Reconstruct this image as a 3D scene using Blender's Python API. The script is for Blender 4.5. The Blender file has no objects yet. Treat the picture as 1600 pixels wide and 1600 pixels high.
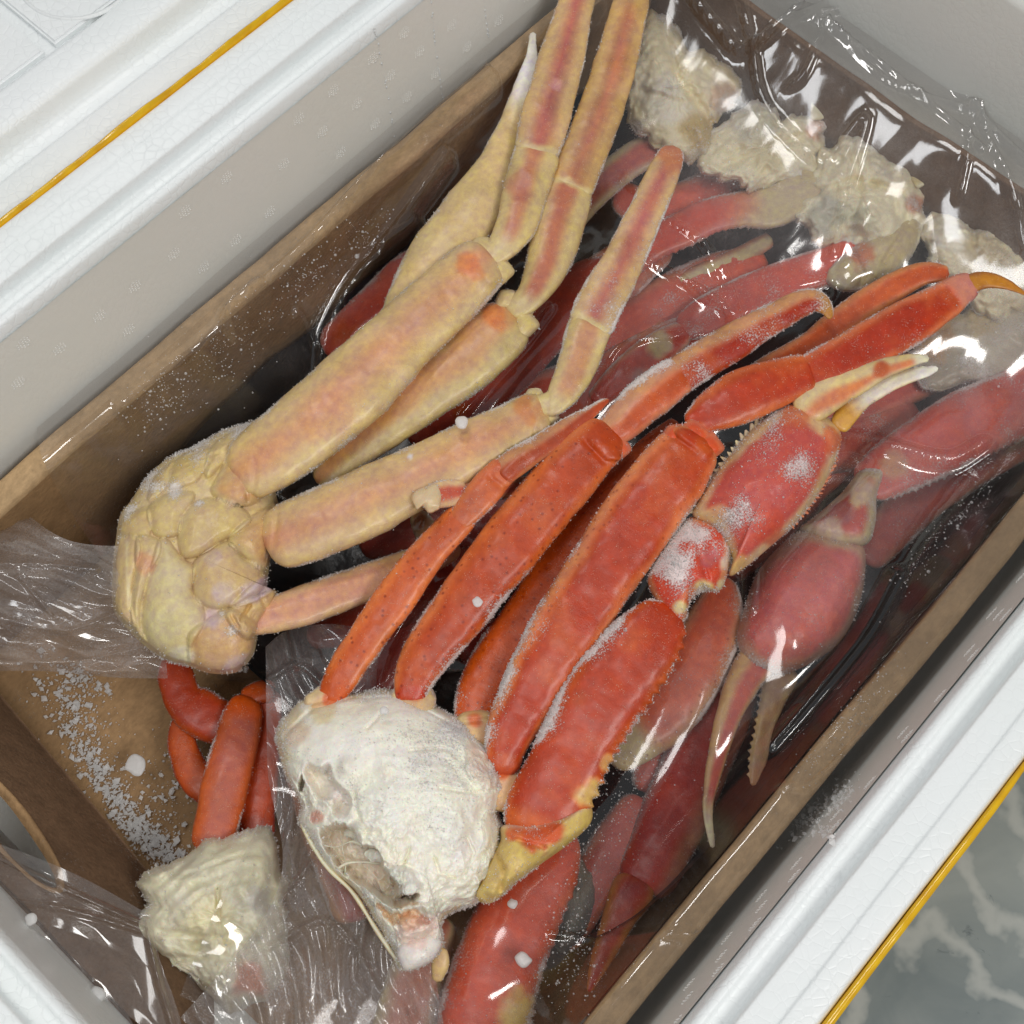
import bpy, math, random
import numpy as np
from mathutils import Matrix, Vector
from mathutils.bvhtree import BVHTree

random.seed(7); RNG = np.random.default_rng(7)
S = bpy.context.scene

# ---------------------------------------------------------------- camera
# world: X along the box (towards upper right), Y across it (towards upper left), Z up, metres
F = 2217.67
R = np.array([[0.67146524, -0.67188807, 0.31257136],
              [-0.74019588, -0.62819896, 0.23974178],
              [0.03527735, -0.39234231, -0.91914255]])
CAM = np.array([-0.22505138, -0.17261409, 0.66178263])
cd = bpy.data.cameras.new("camera"); co = bpy.data.objects.new("camera", cd); S.collection.objects.link(co)
M4 = Matrix(((R[0, 0], -R[0, 1], -R[0, 2], CAM[0]), (R[1, 0], -R[1, 1], -R[1, 2], CAM[1]),
             (R[2, 0], -R[2, 1], -R[2, 2], CAM[2]), (0, 0, 0, 1)))
co.matrix_world = M4
cd.sensor_width = 36; cd.lens = 36 * F / 1600; cd.clip_start = .01; cd.clip_end = 50
cd.dof.use_dof = False
S.camera = co

# ---------------------------------------------------------------- world and lamps
w = bpy.data.worlds.new("World"); S.world = w; w.use_nodes = True
w.node_tree.nodes["Background"].inputs[0].default_value = (.93, .965, 1, 1)
w.node_tree.nodes["Background"].inputs[1].default_value = .25

def lamp(name, loc, target, sx, sy, power, col=(1, 1, 1)):
    l = bpy.data.lights.new(name, 'AREA'); l.shape = 'RECTANGLE'; l.size = sx; l.size_y = sy
    l.energy = power; l.color = col
    o = bpy.data.objects.new(name, l); S.collection.objects.link(o); o.location = loc
    d = Vector(target) - Vector(loc); o.rotation_euler = d.to_track_quat('-Z', 'Y').to_euler()
    return o
lamp("ceiling_or_fill_lamp", (-.1, -1.15, 1.85), (0, 0, 0), .9, .45, 18.5, (1, .98, .945))
lamp("ceiling_or_fill_lamp", (.5, 1.1, 1.9), (0, 0, 0), .5, .25, 6.5, (1, .98, .95))
lamp("ceiling_or_fill_lamp", (-.9, .35, 1.8), (0, 0, 0), .5, .25, 3, (.96, .98, 1))
lamp("ceiling_or_fill_lamp", (-.35, .1, 2.2), (-.1, 0, 0), .7, .5, 8, (1, .985, .96))  # fill lamp added overhead to brighten the dim lower left
S.view_settings.view_transform = 'Standard'; S.view_settings.look = 'None'
S.view_settings.exposure = 0; S.view_settings.gamma = 1
S.cycles.max_bounces = 10; S.cycles.transparent_max_bounces = 16
S.cycles.diffuse_bounces = 4; S.cycles.glossy_bounces = 4
S.cycles.caustics_reflective = False; S.cycles.caustics_refractive = False
S.cycles.use_denoising = True

# ---------------------------------------------------------------- maths helpers
def unproj(px, py, z):
    px = np.asarray(px, float); py = np.asarray(py, float); z = np.asarray(z, float)
    x = (px - 800) / F; y = (py - 800) / F
    r = R[:, 0] * x[..., None] + R[:, 1] * y[..., None] + R[:, 2]
    t = (z - CAM[2]) / r[..., 2]
    return CAM + t[..., None] * r
def proj(p):
    d = (np.asarray(p) - CAM) @ R
    return 800 + F * d[..., 0] / d[..., 2], 800 + F * d[..., 1] / d[..., 2]
def K(ox, oy, s, pts):
    return [(ox + p[0] / s, oy + p[1] / s) + tuple(q / s for q in p[2:]) for p in pts]
def K2(p): return [(700 + a[0] / 2.286, a[1] / 2.286) + tuple(a[2:]) for a in p]
def K3(p): return K(150, 600, 2.909, p)
def K4(p): return K(900, 0, 2.286, p)
def K5(p): return K(400, 1000, 2.667, p)
def K7(p): return K(900, 500, 2, p)
def K8(p): return K(0, 1000, 2.667, p)
def K9(p): return K(750, 450, 2.667, p)
def K10(p): return K(700, 950, 2.462, p)

def _h(ix, iy, iz, seed):
    n = (ix * 374761393 + iy * 668265263 + iz * 1274126177 + seed * 974634777) & 0xFFFFFFFF
    n = ((n ^ (n >> 13)) * 1274126177) & 0xFFFFFFFF
    return ((n ^ (n >> 16)) & 0xFFFF) / 65535.0
def noise(p, scale, seed=0):
    q = np.asarray(p, float) * scale; i = np.floor(q).astype(np.int64); f = q - i; u = f * f * (3 - 2 * f)
    o = 0
    for a in (0, 1):
        for b in (0, 1):
            for c in (0, 1):
                wt = (u[..., 0] if a else 1 - u[..., 0]) * (u[..., 1] if b else 1 - u[..., 1]) * (u[..., 2] if c else 1 - u[..., 2])
                o = o + wt * _h(i[..., 0] + a, i[..., 1] + b, i[..., 2] + c, seed)
    return o * 2 - 1
def fbm(p, scale, seed=0, oct=3):
    o = 0; a = 1; t = 0
    for k in range(oct):
        o = o + a * noise(p, scale * 2 ** k, seed + k); t += a; a *= .5
    return o / t
def sst(a, b, x):
    t = np.clip((x - a) / (b - a), 0, 1); return t * t * (3 - 2 * t)
def lin(c):
    c = np.asarray(c, float) / 255; return np.where(c <= .04045, c / 12.92, ((c + .055) / 1.055) ** 2.4)
def catmull(P, n, closed=False):
    P = np.asarray(P, float)
    if closed: Q = np.vstack([P[-1], P, P[0], P[1]]); m = len(P)
    else: Q = np.vstack([2 * P[0] - P[1], P, 2 * P[-1] - P[-2]]); m = len(P) - 1
    # arc-length even sampling
    dense = []
    for i in range(m):
        t = np.linspace(0, 1, 24, endpoint=False)[:, None]; a, b, c, d = Q[i], Q[i + 1], Q[i + 2], Q[i + 3]
        dense.append(.5 * (2 * b + (c - a) * t + (2 * a - 5 * b + 4 * c - d) * t ** 2 + (3 * b - a - 3 * c + d) * t ** 3))
    dense.append((Q[-2] if not closed else P[0])[None]); D = np.vstack(dense)
    s = np.r_[0, np.cumsum(np.linalg.norm(np.diff(D[:, :2], axis=0), axis=1))]
    u = np.linspace(0, s[-1], n, endpoint=not closed)
    return np.stack([np.interp(u, s, D[:, k]) for k in range(D.shape[1])], 1)
def inside_dist(px, py, poly):
    """distance to the outline, positive inside, 0 outside"""
    P = catmull(np.array(poly, float)[:, :2], 60, True); x0, y0 = P[:, 0], P[:, 1]; x1, y1 = np.roll(x0, -1), np.roll(y0, -1)
    ins = np.zeros(np.shape(px), bool)
    for a, b, c, d in zip(x0, y0, x1, y1):
        k = ((b > py) != (d > py)); ins ^= k & (px < (c - a) * (py - b) / (d - b + 1e-12) + a)
    return seg_dist(px, py, [tuple(q) for q in np.vstack([P, P[:1]])]) * ins
def seg_dist(px, py, line):
    d = np.full(np.shape(px), 1e9)
    for (x0, y0), (x1, y1) in zip(line[:-1], line[1:]):
        vx, vy = x1 - x0, y1 - y0; L = vx * vx + vy * vy + 1e-9
        t = np.clip(((px - x0) * vx + (py - y0) * vy) / L, 0, 1)
        d = np.minimum(d, np.hypot(px - x0 - t * vx, py - y0 - t * vy))
    return d

# ---------------------------------------------------------------- object helpers
def prop(o, label=None, cat=None, group=None, kind=None):
    if label: o['label'] = label
    if cat: o['category'] = cat
    if group: o['group'] = group
    if kind: o['kind'] = kind
    return o
def thing(name, loc, label, cat, group=None):
    o = bpy.data.objects.new(name, None); S.collection.objects.link(o); o.location = loc
    o.empty_display_size = .02
    return prop(o, label, cat, group)
def link(name, me, mat, parent=None):
    o = bpy.data.objects.new(name, me); S.collection.objects.link(o)
    if mat: me.materials.append(mat)
    if parent is not None:
        o.parent = parent
        # geometry is written in world coordinates: cancel the ancestors' offsets
        off = Vector((0, 0, 0)); q = parent
        while q is not None: off += q.location; q = q.parent
        o.location = -off
    return o
def mesh_np(name, V, Fc, smooth=True, attrs=None):
    me = bpy.data.meshes.new(name); V = np.asarray(V, float)
    Fc = np.asarray(Fc, np.int32); k = Fc.shape[1]
    me.vertices.add(len(V)); me.vertices.foreach_set('co', V.ravel())
    me.loops.add(Fc.size); me.loops.foreach_set('vertex_index', Fc.ravel())
    me.polygons.add(len(Fc)); me.polygons.foreach_set('loop_start', np.arange(0, Fc.size, k, dtype=np.int32))
    me.polygons.foreach_set('loop_total', np.full(len(Fc), k, np.int32))
    me.polygons.foreach_set('use_smooth', np.full(len(Fc), smooth))
    me.update(calc_edges=True); me.validate()
    for n, a in (attrs or {}).items():
        if a.ndim == 2:
            at = me.attributes.new(n, 'FLOAT_COLOR', 'POINT')
            at.data.foreach_set('color', np.c_[a, np.ones(len(a))].astype(np.float32).ravel())
        else:
            at = me.attributes.new(n, 'FLOAT', 'POINT'); at.data.foreach_set('value', a.astype(np.float32))
    return me
def grid_faces(n, m, wrap=False):
    j = np.arange(m if wrap else m - 1); i = np.arange(n - 1)
    I, J = np.meshgrid(i, j, indexing='ij'); J2 = (J + 1) % m
    return np.stack([I * m + J, I * m + J2, (I + 1) * m + J2, (I + 1) * m + J], -1).reshape(-1, 4)

# ---------------------------------------------------------------- materials
class NT:
    def __init__(s, name):
        s.m = bpy.data.materials.new(name); s.m.use_nodes = True; s.t = s.m.node_tree; s.t.nodes.clear()
        s.out = s.n('ShaderNodeOutputMaterial')
    def n(s, typ, **kw):
        x = s.t.nodes.new(typ)
        for k, v in kw.items():
            if isinstance(k, str) and hasattr(x, k): setattr(x, k, v)
        return x
    def l(s, a, b): s.t.links.new(a, b)
    def val(s, x, i, v): 
        if hasattr(v, 'is_output') or hasattr(v, 'links'): s.l(v, x.inputs[i])
        else: x.inputs[i].default_value = v
    def math(s, op, a, b=0., clamp=False):
        x = s.n('ShaderNodeMath', operation=op); x.use_clamp = clamp; s.val(x, 0, a); s.val(x, 1, b); return x.outputs[0]
    def mix(s, f, a, b):
        x = s.n('ShaderNodeMix', data_type='RGBA'); s.val(x, 0, f); s.val(x, 6, a); s.val(x, 7, b); return x.outputs[2]
    def noise(s, scale, detail=3, rough=.5, vec=None, dist=0):
        x = s.n('ShaderNodeTexNoise'); x.inputs['Scale'].default_value = scale; x.inputs['Detail'].default_value = detail
        x.inputs['Roughness'].default_value = rough; x.inputs['Distortion'].default_value = dist
        s.l(vec if vec is not None else s.pos(), x.inputs['Vector']); return x.outputs['Fac']
    def voro(s, scale, feature='F1', vec=None, rnd=1):
        x = s.n('ShaderNodeTexVoronoi', feature=feature); x.inputs['Scale'].default_value = scale
        x.inputs['Randomness'].default_value = rnd
        s.l(vec if vec is not None else s.pos(), x.inputs['Vector']); return x
    def pos(s):
        if not hasattr(s, '_p'): s._p = s.n('ShaderNodeNewGeometry').outputs['Position']
        return s._p
    def rng(s, v, a, b, c=0., d=1.):
        x = s.n('ShaderNodeMapRange'); s.val(x, 0, v)
        for i, k in enumerate((a, b, c, d)): x.inputs[i + 1].default_value = k
        return x.outputs[0]
    def attr(s, name): return s.n('ShaderNodeAttribute', attribute_name=name)
    def bump(s, h, strength, dist, nrm=None):
        x = s.n('ShaderNodeBump'); x.inputs['Strength'].default_value = strength; x.inputs['Distance'].default_value = dist
        s.l(h, x.inputs['Height'])
        if nrm is not None: s.l(nrm, x.inputs['Normal'])
        return x.outputs[0]
    def bsdf(s, col, rough=.5, nrm=None, **kw):
        x = s.n('ShaderNodeBsdfPrincipled'); s.val(x, 'Base Color', col); s.val(x, 'Roughness', rough)
        if nrm is not None: s.l(nrm, x.inputs['Normal'])
        for k, v in kw.items(): s.val(x, k.replace('_', ' '), v)
        return x.outputs[0]
    def done(s, sh): s.l(sh, s.out.inputs['Surface']); return s.m
def rgb(c): return tuple(lin(c)) + (1,)

def mat_shell(name, sss=.12, rough=.42, mottle=.25, frost_on=1., spec=.5, wet=.15):
    t = NT(name); col = t.attr('Col').outputs['Color']; fr = t.attr('frost').outputs['Fac']; dt = t.attr('dots').outputs['Fac']
    n1 = t.noise(260, 4, .6); n2 = t.noise(1400, 2, .6); n0 = t.noise(60, 4, .6)
    dark = t.mix(1., col, (0, 0, 0, 1))
    m = t.n('ShaderNodeMix', data_type='RGBA', blend_type='MULTIPLY'); m.inputs[0].default_value = mottle
    g = t.n('ShaderNodeCombineColor')
    t.l(t.rng(n1, .3, .7, .62, 1.22), g.inputs[0]); t.l(t.rng(n1, .3, .7, .45, 1.3), g.inputs[1]); t.l(t.rng(n0, .3, .7, .45, 1.3), g.inputs[2])
    t.l(col, m.inputs[6]); t.l(g.outputs[0], m.inputs[7]); c = m.outputs[2]
    # little dark pits on the legs
    v = t.voro(240, rnd=.85); pit = t.math('MULTIPLY', t.rng(v.outputs['Distance'], .04, .27, 1, 0), dt, True)
    c = t.mix(t.math('MULTIPLY', pit, .8), c, rgb((120, 22, 2)))
    # frost: grainy white crystals where the attribute is high
    grain = t.noise(1100, 3, .8); k = t.math('ADD', t.math('MULTIPLY', fr, .62), t.math('SUBTRACT', grain, .74))
    fm = t.rng(k, 0, .12, 0, .82)
    c = t.mix(fm, c, rgb((232, 226, 224)))
    sp = t.voro(1150); spk = t.math('MULTIPLY', t.rng(sp.outputs['Distance'], .08, .26, 1, 0), t.rng(t.noise(300, 2), .5, .6, 0, 1))  # warm bright dots: sparkle glints painted into the base colour
    c = t.mix(t.math('MULTIPLY', spk, .6), c, rgb((255, 240, 215)))
    hgt = t.math('ADD', t.math('MULTIPLY', n2, .5), t.math('ADD', t.math('MULTIPLY', n1, .6), t.math('MULTIPLY', fm, .9)))
    hgt = t.math('SUBTRACT', t.math('ADD', hgt, t.math('MULTIPLY', spk, .7)), t.math('MULTIPLY', pit, .3))
    nr = t.bump(hgt, .55, .0007)
    ro = t.rng(t.math('ADD', n0, t.math('MULTIPLY', fm, .5)), .3, 1., rough - .1, .85)
    return t.done(t.bsdf(c, ro, nr, Subsurface_Weight=sss, Subsurface_Radius=(1, .35, .2), Subsurface_Scale=.004,
                         Specular_IOR_Level=spec, Coat_Weight=wet, Coat_Roughness=.22))
SHELL = mat_shell('crab_shell', sss=.03, rough=.34, spec=.45, wet=.22, mottle=.4)
FLESH = mat_shell('crab_flesh', sss=.3, rough=.32, mottle=.14, wet=.25)

def mat_simple(name, c, rough=.5, **kw):
    t = NT(name); n = t.noise(400, 3); return t.done(t.bsdf(t.mix(t.rng(n, .3, .7), tuple(np.array(rgb(c)[:3]) * .85) + (1,), rgb(c)), rough, **kw))
def mat_ice(name='frost_ice', c=(244, 243, 242)):
    t = NT(name); n = t.noise(900, 3)
    a = t.bsdf(rgb(c), .25, t.bump(n, .4, .0006), Subsurface_Weight=.4, Subsurface_Radius=(1, 1, 1), Subsurface_Scale=.003)
    tl = t.n('ShaderNodeBsdfTranslucent'); tl.inputs[0].default_value = rgb(c)
    m = t.n('ShaderNodeMixShader'); m.inputs[0].default_value = .45; t.l(a, m.inputs[1]); t.l(tl.outputs[0], m.inputs[2]); return t.done(m.outputs[0])
ICE = mat_ice()

def mat_foam(name, c=(236, 239, 240), bead=175, strength=.5, fade=0.0):
    t = NT(name)
    wv = t.n('ShaderNodeVectorMath', operation='ADD'); t.l(t.pos(), wv.inputs[0])
    nn = t.n('ShaderNodeTexNoise'); nn.inputs['Scale'].default_value = 40; t.l(t.pos(), nn.inputs['Vector'])
    sc = t.n('ShaderNodeVectorMath', operation='SCALE'); sc.inputs['Scale'].default_value = .004; t.l(nn.outputs['Color'], sc.inputs[0]); t.l(sc.outputs[0], wv.inputs[1])
    e = t.voro(bead, 'DISTANCE_TO_EDGE', wv.outputs[0]); f1 = t.voro(bead, 'F1', wv.outputs[0])
    edge = t.rng(e.outputs['Distance'], 0, .09, 0, 1); patch = t.rng(t.noise(28, 2), .35, .65, .25, 1)
    big = t.noise(9, 3)
    fine = t.noise(900, 2)
    hgt = t.math('ADD', t.math('MULTIPLY', t.math('ADD', edge, t.math('MULTIPLY', t.rng(f1.outputs['Distance'], 0, .7, 1, 0), .8)), patch), t.math('MULTIPLY', fine, .12))
    c0 = np.array(rgb(c)[:3])
    c1 = t.mix(t.math('MULTIPLY', t.math('SUBTRACT', 1, edge), t.math('MULTIPLY', patch, .22 * strength)), tuple(c0) + (1,), tuple(c0 * .8) + (1,))
    tint = t.mix(t.rng(big, .3, .7, 0, 1), (1, 1, 1, 1), (.95, .965, .95, 1))
    m = t.n('ShaderNodeMix', data_type='RGBA', blend_type='MULTIPLY'); m.inputs[0].default_value = 1; t.l(c1, m.inputs[6]); t.l(tint, m.inputs[7])
    sep = t.n('ShaderNodeSeparateColor'); t.l(f1.outputs['Color'], sep.inputs[0])
    cc = t.mix(t.math('MULTIPLY', sep.outputs[0], .12 * strength), m.outputs[2], tuple(c0 * .85) + (1,))
    # tiny pale specks
    s = t.voro(420); sk = t.rng(s.outputs['Distance'], 0, .13, 1, 0); sk = t.math('MULTIPLY', sk, t.rng(t.noise(130, 1), .52, .6, 0, 1))
    cc = t.mix(t.math('MULTIPLY', sk, .6), cc, rgb((246, 248, 246)))
    return t.done(t.bsdf(cc, .38, t.bump(hgt, strength * .6, .0006), Specular_IOR_Level=.5, Subsurface_Weight=.25, Subsurface_Radius=(1, 1, 1), Subsurface_Scale=.012))
FOAM = mat_foam('styrofoam_beads', (240, 243, 244), strength=.45, bead=200)
FOAM_IN = mat_foam('styrofoam_smooth', (246, 247, 243), strength=.2, bead=230)

def mat_card(name, c, edge=0):
    t = NT(name); n = t.noise(120, 5, .6); fib = t.n('ShaderNodeMapping'); t.l(t.pos(), fib.inputs[0]); fib.inputs['Scale'].default_value = (260, 420, 420)
    f = t.noise(1, 3, .6, fib.outputs[0]); fl = t.n('ShaderNodeMapping'); t.l(t.pos(), fl.inputs[0])
    c0 = np.array(rgb(c)[:3])
    col = t.mix(t.rng(t.math('ADD', n, f), .7, 1.3), tuple(c0 * .72) + (1,), tuple(c0 * 1.12) + (1,))
    stain = t.rng(t.noise(14, 4, .6), .42, .62, 0, .55)
    col = t.mix(stain, col, tuple(c0 * .55) + (1,))
    fr = t.math('MULTIPLY', t.rng(t.noise(600, 3, .8), .58, .7, 0, 1), t.rng(t.noise(22, 3, .6), .52, .68, 0, .7))
    col = t.mix(fr, col, rgb((215, 208, 200)))
    h = t.math('ADD', t.math('MULTIPLY', n, .6), t.math('ADD', f, t.math('MULTIPLY', fr, 1.5)))
    return t.done(t.bsdf(col, .82, t.bump(h, .7, .0008), Specular_IOR_Level=.2))
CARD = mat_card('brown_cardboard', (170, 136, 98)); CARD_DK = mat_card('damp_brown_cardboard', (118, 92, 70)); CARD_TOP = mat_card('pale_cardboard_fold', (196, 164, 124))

def mat_tape():
    t = NT('yellow_tape'); n = t.noise(90, 3)
    return t.done(t.bsdf(t.mix(t.rng(n, .3, .7), rgb((214, 160, 4)), rgb((236, 190, 20))), .18, t.bump(n, .3, .001), Coat_Weight=.5, Coat_Roughness=.1))
TAPE = mat_tape()

def mat_marble():
    t = NT('grey_marble'); mp = t.n('ShaderNodeMapping'); t.l(t.pos(), mp.inputs[0]); mp.inputs['Rotation'].default_value = (0, 0, .1)
    n = t.n('ShaderNodeTexNoise'); n.inputs['Scale'].default_value = 9; n.inputs['Detail'].default_value = 6; n.inputs['Distortion'].default_value = 1.2; t.l(mp.outputs[0], n.inputs['Vector'])
    wv = t.n('ShaderNodeTexWave'); wv.inputs['Scale'].default_value = 7; wv.inputs['Distortion'].default_value = 14; wv.inputs['Detail'].default_value = 5; wv.inputs['Detail Scale'].default_value = 1.6; t.l(mp.outputs[0], wv.inputs['Vector'])
    c = t.mix(t.rng(n.outputs['Fac'], .35, .68), rgb((112, 124, 128)), rgb((158, 166, 166)))
    c = t.mix(t.rng(wv.outputs['Fac'], .55, 1., 0, .55), c, rgb((198, 202, 200)))
    c = t.mix(t.rng(t.noise(30, 5, .7, dist=2), .66, .75, 0, .6), c, rgb((60, 74, 82)))
    return t.done(t.bsdf(c, .3))
MARBLE = mat_marble()

def mat_film(name, haze=.06, rough=.07, hz=30, streak=None, tint=(246, 240, 240), bstr=.35, ior=1.45, lo=.45, hi=.75, extra=.14, spec=1.0):
    t = NT(name)
    tr = t.n('ShaderNodeBsdfTransparent'); tr.inputs[0].default_value = (.965, .96, .96, 1)
    gl = t.n('ShaderNodeBsdfGlossy'); gl.inputs['Roughness'].default_value = rough
    df = t.n('ShaderNodeBsdfDiffuse'); df.inputs[0].default_value = rgb(tint)
    tl = t.n('ShaderNodeBsdfTranslucent'); tl.inputs[0].default_value = rgb(tint)
    dd = t.n('ShaderNodeMixShader'); dd.inputs[0].default_value = .5; t.l(df.outputs[0], dd.inputs[1]); t.l(tl.outputs[0], dd.inputs[2])
    mp = t.n('ShaderNodeMapping'); t.l(t.pos(), mp.inputs[0]); mp.inputs['Scale'].default_value = (9, 42, 20); mp.inputs['Rotation'].default_value = (0, 0, .35)
    wr = t.noise(1, 2, .5, mp.outputs[0], .6)
    nr = t.bump(wr, bstr, .004)
    t.l(nr, gl.inputs['Normal'])
    gi = t.n('ShaderNodeNewGeometry'); dp = t.n('ShaderNodeVectorMath', operation='DOT_PRODUCT'); t.l(gi.outputs['Incoming'], dp.inputs[0]); t.l(nr, dp.inputs[1])
    cs = t.math('SUBTRACT', 1, t.math('ABSOLUTE', dp.outputs['Value']), True)
    fr_ = t.math('ADD', .10, t.math('MULTIPLY', t.math('POWER', cs, 4), .7))
    mk = t.attr('haze').outputs['Fac']
    grain = t.rng(t.noise(800, 3, .8), .3, .8, .5, 1.5)
    h = t.math('MULTIPLY', t.math('ADD', haze, t.math('MULTIPLY', mk, t.rng(t.noise(hz, 4, .6), .3, .7, extra * .4, extra * 1.5))), grain, True)
    a = t.n('ShaderNodeMixShader'); t.l(h, a.inputs[0]); t.l(tr.outputs[0], a.inputs[1]); t.l(dd.outputs[0], a.inputs[2])
    b = t.n('ShaderNodeMixShader'); t.l(t.math('MULTIPLY', fr_, spec, True), b.inputs[0]); t.l(a.outputs[0], b.inputs[1]); t.l(gl.outputs[0], b.inputs[2])
    return t.done(b.outputs[0])
FILM = mat_film('clear_plastic_film', haze=.006, extra=.24, bstr=.10, rough=.085)
FILM2 = mat_film('crumpled_plastic_film', haze=.09, extra=.2, bstr=.04, rough=.11)
def mat_drop():
    t = NT('water_drop'); return t.done(t.bsdf((1, 1, 1, 1), .05, None, Alpha=.38, Specular_IOR_Level=1.))
DROP = mat_drop()

# ---------------------------------------------------------------- crab builders
CREAM, SALMON, PINK = lin((214, 190, 136)), lin((214, 142, 98)), lin((176, 86, 74))
ORANGE, RED, DRED, TAN = lin((214, 88, 20)), lin((190, 46, 14)), lin((120, 16, 12)), lin((214, 160, 108))
WHITE, IVORY, AMBER, PATCH = lin((236, 232, 220)), lin((222, 214, 184)), lin((196, 134, 48)), lin((224, 122, 56))
BRED, BPINK, DUN = lin((210, 80, 62)), lin((212, 116, 104)), lin((206, 188, 146))

def feats(px, py, up, bumps, grooves):
    d = np.zeros_like(px)
    for (x, y, r, a) in bumps: d += a * np.exp(-((px - x) ** 2 + (py - y) ** 2) / (r * r))
    for (ln, wd, dep) in grooves: d -= dep * np.exp(-(seg_dist(px, py, ln) / wd) ** 2)
    return d * np.clip(up * 2 + .4, 0, 1)
def blobmix(col, px, py, P, blobs):
    for b in blobs:
        x, y, r, c = b[:4]; s = b[4] if len(b) > 4 else 1.
        d = np.hypot(px - x, py - y) / r + .6 * fbm(P, 110, 31, 4)
        col = col + (c - col) * (s * sst(1.15, .55, d))[:, None]
    return col
def add_frost(parent, V, N, wt, n, size=.0006, seed=0):
    """small ice crystals standing on the surface, one stuff mesh"""
    wt = np.maximum(wt, 0); tot = wt.sum()
    if tot <= 0 or n < 4: return
    r = np.random.default_rng(seed + 5); idx = r.choice(len(V), n, p=wt / tot)
    P = V[idx] + N[idx] * size * .3 + r.normal(0, .00035, (n, 3))
    s = (size * .62 * np.minimum(r.lognormal(0, .55, n), 3.5))[:, None]
    a = r.normal(0, 1, (n, 3)); a /= np.linalg.norm(a, axis=1)[:, None]
    b = np.cross(a, r.normal(0, 1, (n, 3))); b /= np.linalg.norm(b, axis=1)[:, None]; c = np.cross(a, b)
    Vx = np.stack([P + a * s * 1.1, P + b * s * .7, P + c * s * .6, P - (b + c) * s * .6, P + N[idx] * s * 1.2], 1).reshape(-1, 3)
    f = np.array([[0, 1, 2], [0, 2, 3], [0, 3, 1], [4, 2, 1], [4, 3, 2], [4, 1, 3]])
    Fc = (np.arange(n)[:, None, None] * 5 + f[None]).reshape(-1, 3)
    o = link('frost', mesh_np('frost', Vx, Fc, False), ICE, parent); o['kind'] = 'stuff'
def vnormals(me):
    n = np.empty(len(me.vertices) * 3); me.vertices.foreach_get('normal', n); return n.reshape(-1, 3)

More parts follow.
